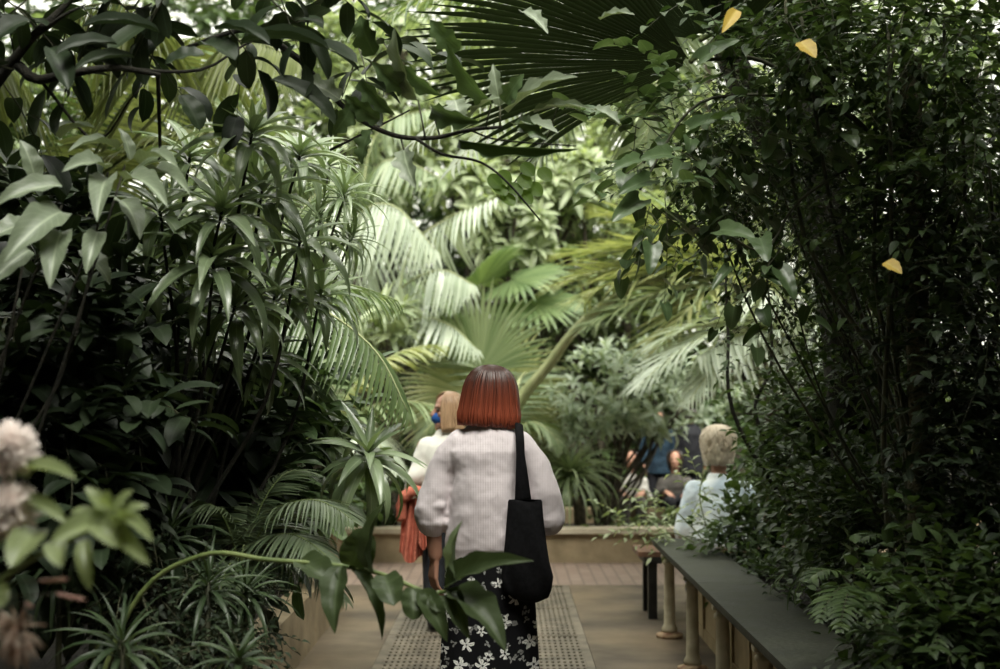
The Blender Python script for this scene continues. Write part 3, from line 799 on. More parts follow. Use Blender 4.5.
def ribbon(b, pts, w, nrm, th=.004):
    vs = []; m = len(pts)
    for i, p in enumerate(pts):
        t = unit(pts[min(i + 1, m - 1)] - pts[max(i - 1, 0)]); n_ = unit(nrm[i] - t * (nrm[i] @ t)); s = np.cross(t, n_)
        for a, c in ((-1, -1), (1, -1), (1, 1), (-1, 1)): vs.append(p + s * w[i] / 2 * a + n_ * th * c)
    b.add(vs, [(i * 4 + j, i * 4 + (j + 1) % 4, i * 4 + 4 + (j + 1) % 4, i * 4 + 4 + j) for i in range(m - 1) for j in range(4)] + [(3, 2, 1, 0), (m * 4 - 4, m * 4 - 3, m * 4 - 2, m * 4 - 1)])
sx = px2x(520)
pts = smooth_path([V3(px2x(523), Y, px2z(502)), V3(px2x(522), 5.628, px2z(480)), V3(px2x(520.5), 5.635, px2z(455)), V3(px2x(520), 5.655, px2z(440)), V3(px2x(519.5), 5.7, 1.372), V3(px2x(519), 5.78, 1.402), V3(px2x(519), 5.86, 1.38),
                   V3(px2x(520), 5.925, 1.3), V3(px2x(524), 5.93, 1.15), V3(px2x(530), 5.76, 1.1), V3(px2x(531), Y + .01, px2z(501))][:9], 4)
m_ = len(pts)
nr = [unit(p - V3(px2x(500), 5.8, min(p[2], 1.25))) for p in pts]
ribbon(b, pts, [.075 - .04 * min(1, i / 8) for i in range(m_)], nr)
b.build('strap', M['black_cloth'], root)

# ---- blonde woman with a blue face mask, further along the path
M['white_knit'] = knit_mat('white_knit', (.68, .66, .6), (.8, .78, .72), 0)
M['mask_blue'] = plain('mask_blue', (.02, .085, .3), .9); M['denim'] = noisy('dark_denim', (.008, .009, .012), (.016, .018, .024), 40, .9, .2)
M['coral'] = noisy('coral_cloth', (.34, .085, .05), (.5, .15, .095), 18, .85, .5)
BX, BY = -.385, 9.2
Wd = Matrix.Translation((BX, BY, 0))
root = thing('person', 'blonde person with a blue face mask and white top, ahead of the person in grey', 'person', (BX, BY, 0))
b = MB(); fw = (-.96, -.28, 0)
at = head(b, (0, .01, 1.43), fw)
capsule(b, (0, 0, 1.24), .05, (0, .01, 1.37), .05)
b.loft([(0, 0, .75, .15, .1), (0, 0, .9, .14, .1), (0, 0, 1.15, .15, .1), (0, 0, 1.25, .12, .075), (0, 0, 1.29, .06, .055)], 24)
for s in (-1, 1):
    capsule(b, (s * .08, 0, .8), .085, (s * .09, .01, .43), .055); capsule(b, (s * .09, .01, .43), .055, (s * .09, -.02, .08), .035); capsule(b, (s * .09, -.03, .045), .035, (s * .1, .15, .03), .026)
capsule(b, (-.16, 0, 1.2), .045, (-.22, -.02, .98), .038); capsule(b, (-.22, -.02, .98), .036, (-.26, .14, .86), .026); hand(b, (-.26, .14, .86), (-.3, .6, -.6), (.5, -.3, -.6), .16, .9, -1)
capsule(b, (.16, 0, 1.2), .045, (.22, 0, .97), .038); capsule(b, (.22, 0, .97), .036, (.2, .12, .8), .026); hand(b, (.2, .12, .8), (0, .2, -1), (-1, 0, 0), .16, .5, 1)
fused(b, 'body', M['skin'], root, .007, 3, None, Wd)
eyes(root, at, 1, Wd)
b = MB()
b.loft([(0, 0, .78, .175, .13), (0, 0, .9, .17, .13), (0, 0, 1.1, .175, .13), (0, 0, 1.2, .16, .11), (0, 0, 1.26, .1, .08), (0, 0, 1.3, .065, .06)], 30)
chain(b, [((-.14, 0, 1.2), .065), ((-.215, -.02, .99), .06), ((-.25, .1, .89), .05)]); chain(b, [((.14, 0, 1.2), .065), ((.22, 0, .97), .06), ((.205, .1, .83), .05)])
fused(b, 'top', M['white_knit'], root, .01, 4, [(.12, .03)], Wd)
b = MB()
for s in (-1, 1): capsule(b, (s * .08, 0, .8), .105, (s * .09, .01, .43), .08); capsule(b, (s * .09, .01, .43), .08, (s * .09, -.02, .12), .07)
fused(b, 'trousers', M['denim'], root, .012, 4, None, Wd)
b = MB(); ellipsoid(b, at(0, .055, -.05), (.052, .06, .045), rot=math.atan2(-.28, -.96) - PI / 2); placed(b, Wd).build('face_mask', M['mask_blue'], root)
hair_bob(root, [(1.553, .012, .012, 0), (1.545, .05, .05, 0), (1.52, .085, .085, 0), (1.47, .1, .105, 0), (1.42, .105, .11, 0), (1.36, .105, .105, 0), (1.3, .1, .095, 0)], M['blonde'], Matrix.Translation((BX, BY + .01, 0)), 300, 50, r=.006, seed=5, fwd=196, curl=.04)
M['shoe'] = plain('black_shoe', (.012, .011, .011), .5)
for q in (-1, 1):
    b = MB(); capsule(b, (q * .09, -.05, .05), .044, (q * .1, .16, .034), .036); capsule(b, (q * .09, -.03, .05), .045, (q * .09, -.025, .1), .046)
    fused(b, 'shoe', M['shoe'], root, .008, 3, None, Wd)
# coral jacket over her arm
root = tag(bpy.data.objects.new('jacket', None), 'coral red jacket hanging over the arm of the blonde person', 'jacket'); C.objects.link(root)
jc = P(413, 500, 9.15); root.location = [float(x) for x in jc]
b = MB()
def drape(b, top, bot, w0, w1, nf, amp, th=.012):
    vs = []; nu, nv = 26, 12
    for i in range(nv + 1):
        t = i / nv; c = top * (1 - t) + bot * t; w = w0 * (1 - t) + w1 * t
        for j in range(nu + 1):
            u = j / nu * 2 - 1
            vs.append(c + V3(u * w / 2, amp * (.4 + t) * math.sin(u * nf + t * 2) - .05, -.03 * math.cos(u * 3) * (1 if i == nv else .3) * (1 - .4 * u)))
    b.add(vs, [(i * (nu + 1) + j, i * (nu + 1) + j + 1, (i + 1) * (nu + 1) + j + 1, (i + 1) * (nu + 1) + j) for i in range(nv) for j in range(nu)])
    n_ = len(vs); b.add([v + V3(.004, th * 2, 0) for v in vs], [((i + 1) * (nu + 1) + j, (i + 1) * (nu + 1) + j + 1, i * (nu + 1) + j + 1, i * (nu + 1) + j) for i in range(nv) for j in range(nu)])
drape(b, P(414, 497, 9.15), P(411, 558, 9.15), .13, .15, 8, .025)
b.build('jacket_body', M['coral'], root)
b = MB(); drape(b, P(421, 500, 9.1), P(424, 545, 9.1), .07, .08, 6, .02); b.build('sleeve', M['coral'], root)
b = MB(); pts = smooth_path([P(401, 520, 9.1), P(402, 503, 9.08), P(408, 494, 9.06), P(418, 491, 9.06), P(427, 499, 9.08)], 5)
b.tube(pts, [.035, .036, .036, .038, .04] * 4 + [.03], 12); b.v[-1] += .004 * np.sin(b.v[-1] * 130); b.build('collar', M['coral'], root)

# ---- seated elderly person at the right
M['shirt'] = noisy('pale_blue_shirt', (.5, .6, .68), (.72, .76, .76), 5, .85, .3); M['grey_trouser'] = noisy('grey_trousers', (.06, .06, .07), (.1, .1, .11), 30, .9, .2)
SX, SY = 1.5, 9.92
Wd = Matrix.Translation((SX, SY, 0))
root = thing('person', 'grey-haired person in a pale blue shirt seated beyond the slate ledge', 'person', (SX, SY, .45))
def seated(root, Wd, top, legs, hair, hz, s=1.0, lean=.03, voxel=.008, fw=(0, 1, 0), hair_col=None, gap=58, curl=.12, shirt_disp=[(.1, .03)], seat=.46, flip=1):
    b = MB(); sh = hz - .27 * s
    at = head(b, (0, lean + .02 * flip, hz), fw, s)
    capsule(b, (0, lean * .6, sh), .05 * s, (0, lean, hz - .07 * s), .05 * s)
    b.loft([(0, 0, seat, .16 * s, .11 * s), (0, 0, seat + .12, .15 * s, .11 * s), (0, lean * .5, sh - .1 * s, .16 * s, .1 * s), (0, lean * .6, sh, .13 * s, .08 * s), (0, lean * .6, sh + .05 * s, .06, .05)], 24)
    f = flip
    for q in (-1, 1):
        capsule(b, (q * .09 * s, 0, seat + .08), .085 * s, (q * .11 * s, f * .42 * s, seat + .06), .06 * s); capsule(b, (q * .11 * s, f * .42 * s, seat + .06), .058 * s, (q * .11 * s, f * .4 * s, max(.09, seat - .38)), .038 * s)
        capsule(b, (q * .11 * s, f * .38 * s, max(.05, seat - .42)), .036 * s, (q * .12 * s, f * .56 * s, max(.035, seat - .43)), .028 * s)
        capsule(b, (q * .18 * s, lean * .5, sh - .03 * s), .048 * s, (q * .24 * s, f * .02, sh - .3 * s), .04 * s); capsule(b, (q * .24 * s, f * .02, sh - .3 * s), .038 * s, (q * .15 * s, f * .24 * s, seat + .18), .028 * s)
        hand(b, (q * .15 * s, f * .24 * s, seat + .18), (-q * .3, f * .8, -.2), (0, 0, -1), .16 * s, .5, q * f)
    fused(b, 'body', M['skin'], root, voxel, 3, None, Wd)
    eyes(root, at, s, Wd)
    b = MB()
    b.loft([(0, 0, seat + .01, .19 * s, .15 * s), (0, 0, seat + .2, .19 * s, .14 * s), (0, lean * .5, sh - .1 * s, .2 * s, .14 * s), (0, lean * .6, sh - .01 * s, .16 * s, .11 * s), (0, lean * .6, sh + .04 * s, .09 * s, .075 * s), (0, lean * .7, sh + .085 * s, .065 * s, .062 * s)], 30)
    for q in (-1, 1): chain(b, [((q * .165 * s, lean * .5, sh - .04 * s), .075 * s), ((q * .24 * s, f * .02, sh - .3 * s), .066 * s), ((q * .17 * s, f * .2 * s, seat + .2), .05 * s)])
    fused(b, 'shirt', top, root, voxel * 1.3, 4, shirt_disp, Wd)
    b = MB()
    for q in (-1, 1): capsule(b, (q * .08 * s, 0, seat + .1), .1 * s, (q * .11 * s, f * .42 * s, seat + .07), .08 * s); capsule(b, (q * .11 * s, f * .42 * s, seat + .06), .08 * s, (q * .11 * s, f * .4 * s, max(.12, seat - .34)), .07 * s)
    fused(b, 'trousers', legs, root, voxel * 1.5, 4, None, Wd)
    H = hz; k = s
    hair_bob(root, [(H + .127 * k, .012, .012, lean), (H + .118 * k, .055 * k, .06 * k, lean), (H + .09 * k, .092 * k, .1 * k, lean), (H + .04 * k, .108 * k, .118 * k, lean), (H - .01 * k, .106 * k, .115 * k, lean), (H - .06 * k, .098 * k, .105 * k, lean), (H - .12 * k, .085 * k, .09 * k, lean)],
             hair, Wd, 260, gap, r=.0065, seed=9, curl=curl, hem=.02, fwd=math.degrees(math.atan2(fw[1], fw[0])))
    return root
seated(root, Wd, M['shirt'], M['grey_trouser'], M['grey_hair'], 1.185, 1.08, lean=.05, curl=.22)

# ---- far visitors, out of focus
M['pale_grey_cloth'] = noisy('pale_grey_cloth', (.42, .4, .37), (.55, .53, .49), 12, .9, .2); M['brown_cloth'] = noisy('dark_brown_cloth', (.05, .045, .04), (.085, .075, .068), 12, .9, .2)
M['blue_cloth'] = noisy('blue_cloth', (.005, .018, .034), (.008, .028, .05), 12, .85, .2); M['navy_cloth'] = plain('black_cloth', (.012, .012, .016))
p = P(632, 480, 14.93); Wd = Matrix.Translation((p[0], 15.12, 0))
root = thing('person', 'far small person in a pale grey top sitting on the back planter edge', 'person', (p[0], 15.12, .34))
seated(root, Wd, M['pale_grey_cloth'], M['brown_cloth'], M['dark_hair'], .86, .78, lean=-.02, voxel=.012, fw=(0, -1, 0), flip=-1, seat=.35, gap=62, curl=.02)
p = P(677, 480, 14.93); Wd = Matrix.Translation((p[0], 15.12, 0))
root = thing('person', 'far small person in dark brown clothes sitting on the back planter edge', 'person', (p[0], 15.12, .34))
seated(root, Wd, M['brown_cloth'], M['navy_cloth'], M['dark_hair'], .86, .78, lean=-.02, voxel=.012, fw=(-.3, -1, 0), flip=-1, seat=.35, gap=62, curl=.02)

def stander(label, x, y, top, legs, hair, h=1.7, face=(0, -1, 0)):
    k = h / 1.7; Wd = Matrix.Translation((x, y, .2)) @ Matrix.Scale(k, 4)
    root = thing('person', label, 'person', (x, y, .2)); f = face[1]
    b = MB(); at = head(b, (0, f * .02, 1.58), face)
    capsule(b, (0, 0, 1.4), .055, (0, 0, 1.52), .052)
    b.loft([(0, 0, .82, .16, .11), (0, 0, 1.0, .15, .1), (0, 0, 1.3, .17, .11), (0, 0, 1.4, .13, .08), (0, 0, 1.45, .06, .055)], 24)
    for q in (-1, 1):
        capsule(b, (q * .085, 0, .88), .09, (q * .1, 0, .48), .06); capsule(b, (q * .1, 0, .48), .06, (q * .1, 0, .09), .038); capsule(b, (q * .1, 0, .05), .036, (q * .11, f * .17, .03), .028)
        capsule(b, (q * .19, 0, 1.36), .05, (q * .25, 0, 1.08), .042); capsule(b, (q * .25, 0, 1.08), .04, (q * .24, f * .08, .84), .028); hand(b, (q * .24, f * .08, .84), (0, f * .1, -1), (-q, 0, 0), .17, .5, q * f)
    fused(b, 'body', M['skin'], root, .01, 3, None, Wd); eyes(root, at, 1, Wd)
    b = MB(); b.loft([(0, 0, .7, .2, .15), (0, 0, .9, .19, .14), (0, 0, 1.3, .2, .14), (0, 0, 1.4, .15, .11), (0, 0, 1.47, .07, .065)], 28)
    for q in (-1, 1): chain(b, [((q * .17, 0, 1.36), .075), ((q * .25, 0, 1.08), .065), ((q * .24, f * .07, .88), .05)])
    fused(b, 'coat', top, root, .014, 4, [(.12, .03)], Wd)
    b = MB()
    for q in (-1, 1): chain(b, [((q * .085, 0, .88), .11), ((q * .1, 0, .48), .085), ((q * .1, 0, .11), .075)])
    fused(b, 'trousers', legs, root, .014, 4, None, Wd)
    hair_bob(root, [(1.707, .012, .012, 0), (1.698, .055, .06, 0), (1.67, .09, .1, 0), (1.62, .1, .11, 0), (1.57, .1, .11, 0), (1.5, .09, .1, 0)], hair, Wd, 160, 60, r=.008, seed=4, fwd=math.degrees(math.atan2(face[1], face[0])))
p = P(659, 450, 14.6); stander('far person in a blue coat standing behind the seated visitors', p[0] * 1.065, 15.6, M['blue_cloth'], M['navy_cloth'], M['dark_hair'], 1.17)
p = P(692, 450, 14.6); stander('far person in black clothes standing beside the one in blue', p[0] * 1.06, 15.6, M['navy_cloth'], M['navy_cloth'], M['dark_hair'], 1.2, (0, 1, 0))

# ================================================================== PLANTS
def arc_frond(root, a, b, arch, **kw):
    """one palm frond from pixel point a to pixel point b (px,py,depth); arch lifts the middle (metres)"""
    p, q = P(*a), P(*b); c = (p + q) / 2 + V3(0, 0, arch)
    c = c * .55 + (p + (q - p) * .35 + V3(0, 0, arch * 1.3)) * .45
    mats = kw.pop('mats'); nm = kw.pop('name', 'frond'); lab = kw.pop('lab', None)
    mb = MB(); frond(mb, bez(p, c, q, 16), **kw)
    o = mb.build(nm, [M[mats[0]], M[mats[1]]], root)
    if lab: o['label'] = lab
    return o

def trunk(root, base, top, r0, r1, mat='bark', name='trunk', k=12):
    base, top = np.asarray(base, float), np.asarray(top, float); mb = MB(); n = 24; pts = []; rad = []
    for i in range(n + 1):
        t = i / n; pts.append(base * (1 - t) + top * t + V3(math.sin(t * 5) * .02, math.cos(t * 4) * .02, 0)); rad.append((r0 * (1 - t) + r1 * t) * (1 + .05 * (i % 2)))
    mb.tube(pts, rad, k); return mb.build(name, M[mat], root)

def gpt(px, Y, z=.24):
    p = P(px, 400, Y); return V3(p[0], Y, z)

# ---------------- middle background: end planter and beyond
# pale feather palm behind the woman's left
root = thing('feather_palm', 'pale feather palm with broad arching fronds above the blonde person', 'palm', gpt(385, 14.0))
crown = (392, 330, 14.0)
trunk(root, gpt(385, 14.0), P(*crown), .12, .08)
def comb(root, pts, L, n, w, mat, hang=1.5, fwd=.15, start=.1, rr=.016, droop=.4, **k):
    mb = MB(); frond(mb, smooth_path([P(*q) for q in pts], 5), L=L, n=n, w=w, hang=hang, fwd=fwd, rr=rr, start=start, vup=.1, droop=droop, **k)
    return mb.build('frond', [M[mat], M['pale_stem']], root)
for pts, L, n, h in [([crown, (400, 290, 13.8), (440, 270, 13.4), (474, 285, 13.1)], .62, 28, 2.2), ([crown, (360, 250, 13.8), (330, 222, 13.4), (285, 245, 13.1)], .8, 28, 2.5), ([crown, (410, 250, 14.2), (448, 218, 14), (496, 198, 13.7)], .68, 28, 1.6),
                     ([crown, (358, 225, 14.0), (392, 205, 13.5), (436, 250, 13.0)], .85, 32, 2.6), ([crown, (355, 300, 13.8), (320, 295, 13.4), (285, 330, 13.2)], .5, 24, 1.5), ([crown, (420, 318, 13.6), (450, 325, 13.3), (478, 350, 13.1)], .45, 22, 1.5)]:
    comb(root, pts, L, n, .045, 'palm_white', hang=h)
root = thing('feather_palm', 'taller pale feather palm with drooping curtains of leaflets at upper centre left', 'palm', gpt(352, 16.5, .2))
crown = (360, 215, 16.5)
trunk(root, gpt(352, 16.5, .2), P(*crown), .14, .1)
for pts in [[crown, (375, 170, 16.2), (400, 160, 15.8), (445, 180, 15.4)], [crown, (345, 165, 16.2), (320, 155, 15.8), (280, 170, 15.5)], [crown, (370, 150, 16.6), (390, 120, 16.6), (430, 110, 16.4)], [crown, (340, 190, 16.1), (315, 195, 15.7), (290, 230, 15.4)]]:
    comb(root, pts, .65, 28, .05, 'palm_pale', rr=.02)
# upright pale green fan palm right behind the head
root = thing('fan_palm', 'light green fan palm with upright spreading leaves just behind the red-haired head', 'palm', gpt(478, 13.8))
for k, (px, py, dx, dz, R, sp) in enumerate([(480, 372, 0, 1, 1.05, 2.9), (470, 395, -.7, .7, .9, 2.6), (500, 392, .75, .65, .85, 2.6), (455, 410, -1, .1, .7, 2.4), (515, 412, 1, .1, .7, 2.4)]):
    hub = P(px, py, 13.6 + .12 * k); mb = MB()
    fan(mb, hub, V3(dx, -.25, dz), V3(0, -1, .35), R, 34, sp, .5, .35)
    fr = mb.build('fan_leaf', M['palm_yellow' if k else 'palm_pale'], root)
    mb = MB(); mb.tube(bez(gpt(478, 13.8), (gpt(478, 13.8) + hub) / 2 + V3(dx * .1, 0, .1), hub, 8), .012, 6); mb.build('petiole', M['pale_stem'], fr)
root = thing('fan_palm', 'dark rounded fan palm leaf cluster in the shade above the light fan palm', 'palm', gpt(520, 15.2, .2))
for px, py, dx, dz in [(480, 285, .3, .5), (512, 280, .9, .1), (450, 305, -.6, .3), (530, 300, .5, -.2)]:
    hub = P(px, py, 15.0); mb = MB(); fan(mb, hub, V3(dx, -.5, dz), V3(0, -.5, 1), .75, 30, 4.2, .65, .5)
    fr = mb.build('fan_leaf', M['palm_mid'], root); mb = MB(); mb.tube(bez(gpt(505, 15.2, .2), P(500, 400, 15.2), hub, 8), .015, 6); mb.build('petiole', M['green_stem'], fr)

# big palm: thick pale leaf stalk rising from behind the woman to the right
root = thing('date_palm', 'yellow-green palm with a thick pale leaf stalk rising right behind the head', 'palm', gpt(505, 13.4))
arc = lambda b, a=(505, 455, 13.4), arch=.3, **k: arc_frond(root, a, b, arch, **k)
mb = MB(); pts = smooth_path([gpt(505, 13.4), P(512, 420, 13.35), P(548, 365, 13.1), P(585, 320, 12.9), P(640, 285, 12.7), P(720, 270, 12.6), P(800, 290, 12.5)], 5)
frond(mb, pts, L=.8, n=34, w=.03, hang=.15, fwd=.5, vup=.2, start=.5, rr=.075, mis=(0, 1), jit=.3, droop=.3)
mb.build('frond', [M['palm_yellow'], M['pale_stem']], root)
for b, arch in [((420, 440, 12.9), .7), ((455, 350, 14.2), .9), ((560, 445, 13.2), .45), ((540, 400, 14.0), .9)]:
    arc(b, arch=arch, L=.5, n=30, w=.035, hang=.5, rr=.03, mats=('palm_pale', 'pale_stem'))
root = thing('date_palm', 'yellowish spiky palm fronds fanning from the right at mid height', 'palm', gpt(760, 12.4, .0))
trunk(root, gpt(775, 14.9, 0.0), P(775, 300, 12.6), .13, .1)
for b, arch, m in [((560, 255, 12.4), .35, 'palm_yellow'), ((575, 300, 12.0), .5, 'palm_yellow'), ((600, 215, 12.8), .3, 'palm_yellow'), ((640, 200, 13), .3, 'palm_pale'), ((660, 345, 11.8), .55, 'palm_yellow'), ((552, 285, 12.2), .42, 'palm_yellow'), ((590, 325, 11.9), .4, 'palm_pale'), ((610, 250, 12.3), .4, 'palm_yellow')]:
    arc_frond(root, (775, 300, 12.6), b, arch, L=.85, n=30, w=.036, hang=.15, fwd=.9, vup=.1, rr=.022, mats=(m, 'pale_stem'), jit=.35, start=.2, droop=.3)
# silvery drooping frond (right of centre)
root = thing('feather_palm', 'silvery palm frond drooping like a curtain above the seated grey-haired person', 'palm', gpt(790, 11.6, 0.0))
trunk(root, gpt(800, 13.9, 0), P(800, 345, 11.6), .1, .08)
for b, arch, L, h, fw in [((640, 385, 11.0), .5, .7, .35, 1.3), ((655, 345, 11.4), .35, .65, .3, 1.3), ((690, 400, 10.9), .5, .6, .5, 1.0), ((700, 355, 10.9), .25, .75, 1.6, .15), ((740, 300, 11.6), .5, .8, 1.0, .4), ((850, 340, 11.2), .3, .8, 1.6, .15)]:
    arc_frond(root, (800, 345, 11.6), b, arch, L=L, n=28, w=.036, hang=h, fwd=fw, rr=.018, mats=('palm_white', 'pale_stem'), start=.12, droop=.4)

# grey-green shrub with finger-like leaf clusters
def clusters(mb, vols, n, L, W, kind='lance', seed=1, e1=100):
    for c, rad, k in vols:
        for _ in range(k):
            u = rvec(); p = np.asarray(c) + np.asarray(rad) * u * RD.uniform(.5, 1) ** .5
            rosette(mb, p, u * .6 + V3(0, -.4, .7), n, L * RD.uniform(.75, 1.2), W, kind, 25, e1)
def clumpbush(name, label, cat, base, vols, n, L, W, mat, kind='lance', nst=4, stem='bark', r=.02, **k):
    root = thing(name, label, cat, base, k.get('group'))
    mb = MB(); clusters(mb, vols, n, L, W, kind); mb.build('foliage', M[mat], root)
    stems_from(root, base, [np.asarray(c, float) + np.asarray(q, float) * rvec() * .4 for c, q, _ in vols for _ in range(nst)], r, M[stem])
    return root
clumpbush('shrub', 'grey-green shrub with finger-like leaf clusters right of the red-haired person', 'shrub', gpt(600, 13.7),
          [epx(600, 390, 13.6, 55, 45, .35, 60), epx(640, 400, 13.7, 40, 32, .3, 30), epx(575, 440, 13.8, 30, 40, .3, 26), epx(640, 360, 13.9, 45, 30, .3, 26), epx(700, 390, 14.1, 40, 36, .2, 20), epx(662, 420, 13.9, 26, 18, .15, 15)], 8, .17, .05, 'grey_leaf')
# fountain of strap leaves on the kerb
root = thing('spider_plant', 'pale fountain-like clump of strap leaves spilling over the end planter kerb', 'plant', gpt(580, 13.3))
mb = MB()
for _ in range(3): rosette(mb, P(578 + RD.uniform(-14, 14), 470, 13.35 + RD.uniform(-.05, .15)), V3(0, -.3, 1), 60, .62, .022, 'strap', 20, 110)
mb.build('foliage', M['palm_pale'], root)
mb = MB(); mb.tube([gpt(580, 13.4), P(578, 472, 13.4)], [.06, .05], 10); mb.build('stem', M['bark'], root)
# low plants along the end kerb
for i, (px, py, w, m, lab) in enumerate([(545, 505, 22, 'back_leaf', 'green leafy plant at the foot of the end planter just right of the tote bag'), (615, 531, 24, 'back_leaf', 'bushy green plant on the end planter kerb below the small pale visitor'),
                                         (655, 532, 22, 'back_leaf', 'low green plant beside the far end of the slate ledge'), (395, 495, 30, 'mid_leaf', 'dark green low plant behind the coral jacket'), (350, 505, 30, 'mid_leaf', 'dark low shrub on the left end of the end planter')]):
    bush('shrub', lab, 'shrub', gpt(px, 13.5), [epx(px, py, 13.45, w, 24 if py < 515 else 9, .2, 46 if py < 515 else 24)], 'ovate', .1, m, 6, .2, nst=3)
# leafy trees behind
def tree(name, label, base, top_r, vols, kind, L, mat, r0=.12, **k):
    return bush(name, label, 'tree', base, vols, kind, L, mat, stem_r=r0, stem_mat='bark', nst=2, **k)
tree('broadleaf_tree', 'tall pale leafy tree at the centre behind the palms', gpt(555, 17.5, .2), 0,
     [epx(555, 210, 17.2, 75, 70, .9, 150), epx(600, 140, 17.5, 80, 60, .9, 130), epx(520, 130, 18, 80, 60, .9, 110)], 'elliptic', .2, 'pale_leaf', nl=8, tl=.5, thick=.006)
tree('broadleaf_tree', 'darker rounded leafy tree behind the date palm stalk', gpt(570, 16.2, .2), 0,
     [epx(575, 270, 16, 55, 60, .7, 120), epx(545, 330, 16.2, 40, 50, .5, 60), epx(640, 300, 16.4, 55, 55, .7, 90)], 'elliptic', .16, 'back_leaf', nl=8, tl=.45, thick=.006)
clumpbush('frangipani_tree', 'tree with star-like leaf whorls in the centre gap', 'tree', gpt(520, 15.8, .2),
          [epx(520, 225, 15.5, 40, 45, .4, 26), epx(470, 200, 15.8, 40, 40, .4, 22), epx(570, 185, 15.8, 40, 30, .4, 22)], 14, .32, .075, 'pale_leaf', 'elliptic', r=.05)
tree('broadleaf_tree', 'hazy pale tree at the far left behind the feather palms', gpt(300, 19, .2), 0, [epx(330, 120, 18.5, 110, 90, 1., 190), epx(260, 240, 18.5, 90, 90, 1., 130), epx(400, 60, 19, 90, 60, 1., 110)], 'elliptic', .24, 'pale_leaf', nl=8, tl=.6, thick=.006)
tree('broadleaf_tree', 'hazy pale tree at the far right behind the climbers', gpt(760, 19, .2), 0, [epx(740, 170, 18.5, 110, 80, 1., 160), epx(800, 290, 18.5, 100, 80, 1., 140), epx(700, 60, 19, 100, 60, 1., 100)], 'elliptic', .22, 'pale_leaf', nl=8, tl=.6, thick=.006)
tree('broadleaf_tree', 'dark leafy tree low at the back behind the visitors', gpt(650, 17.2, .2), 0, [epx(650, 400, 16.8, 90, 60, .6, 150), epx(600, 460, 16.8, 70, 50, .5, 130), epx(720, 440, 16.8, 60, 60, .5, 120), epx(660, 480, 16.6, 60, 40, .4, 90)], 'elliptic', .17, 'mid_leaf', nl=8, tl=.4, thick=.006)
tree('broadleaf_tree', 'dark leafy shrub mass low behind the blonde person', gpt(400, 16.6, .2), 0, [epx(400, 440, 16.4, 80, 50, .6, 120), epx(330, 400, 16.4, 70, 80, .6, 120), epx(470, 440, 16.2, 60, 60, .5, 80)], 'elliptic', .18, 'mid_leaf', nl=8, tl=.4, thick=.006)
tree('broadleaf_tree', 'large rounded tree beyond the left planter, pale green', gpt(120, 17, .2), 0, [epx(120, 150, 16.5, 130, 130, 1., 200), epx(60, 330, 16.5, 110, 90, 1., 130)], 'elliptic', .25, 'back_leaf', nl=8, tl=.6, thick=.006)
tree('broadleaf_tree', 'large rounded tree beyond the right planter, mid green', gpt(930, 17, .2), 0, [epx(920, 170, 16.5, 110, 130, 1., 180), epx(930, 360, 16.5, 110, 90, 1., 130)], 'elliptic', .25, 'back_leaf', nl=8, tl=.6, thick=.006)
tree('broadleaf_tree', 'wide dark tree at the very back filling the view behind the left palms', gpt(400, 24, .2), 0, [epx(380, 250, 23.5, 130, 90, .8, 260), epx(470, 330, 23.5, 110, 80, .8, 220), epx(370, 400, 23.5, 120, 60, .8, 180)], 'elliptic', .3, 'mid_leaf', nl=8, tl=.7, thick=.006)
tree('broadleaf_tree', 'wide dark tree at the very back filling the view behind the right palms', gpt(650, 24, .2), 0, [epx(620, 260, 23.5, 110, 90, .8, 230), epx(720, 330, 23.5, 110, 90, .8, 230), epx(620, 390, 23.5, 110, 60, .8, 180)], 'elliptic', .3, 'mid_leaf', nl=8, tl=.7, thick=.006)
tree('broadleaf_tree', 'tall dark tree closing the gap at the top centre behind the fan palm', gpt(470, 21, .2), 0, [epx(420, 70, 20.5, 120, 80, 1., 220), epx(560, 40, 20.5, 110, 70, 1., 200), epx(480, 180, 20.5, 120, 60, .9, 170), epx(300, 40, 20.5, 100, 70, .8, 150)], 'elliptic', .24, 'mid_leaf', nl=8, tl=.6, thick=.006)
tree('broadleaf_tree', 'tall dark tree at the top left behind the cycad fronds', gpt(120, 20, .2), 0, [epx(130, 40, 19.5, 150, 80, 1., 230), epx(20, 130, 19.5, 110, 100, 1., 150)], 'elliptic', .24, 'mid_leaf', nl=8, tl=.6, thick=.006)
tree('broadleaf_tree', 'tall tree at the top right behind the climbers', gpt(850, 21, .2), 0, [epx(820, 60, 20.5, 150, 90, 1., 230), epx(680, 150, 20.5, 80, 90, 1., 130), epx(960, 40, 20.5, 110, 80, 1., 130)], 'elliptic', .24, 'back_leaf', nl=8, tl=.6, thick=.006)
# left background fronds and whorls
root = thing('feather_palm', 'feather palm with striped fronds low at left behind the blonde person', 'palm', gpt(330, 12.6, .0))
trunk(root, gpt(318, 14.0, .24), P(318, 440, 12.6), .09, .07)
for b, arch, m in [((460, 415, 12.4), .4, 'palm_pale'), ((440, 345, 12.6), .45, 'palm_yellow'), ((290, 370, 12.3), .4, 'palm_white'), ((395, 470, 12.1), .5, 'palm_white'), ((300, 330, 12.8), .5, 'palm_pale')]:
    arc_frond(root, (318, 440, 12.6), b, arch, L=.55, n=28, w=.045, hang=.6, fwd=.5, rr=.016, mats=(m, 'pale_stem'))
clumpbush('shrub', 'pale whorled shrub below the arching feather fronds', 'shrub', gpt(375, 13.9), [epx(385, 318, 13.4, 30, 22, .3, 12), epx(350, 350, 13.5, 30, 25, .3, 12)], 10, .3, .06, 'pale_leaf', 'lance')

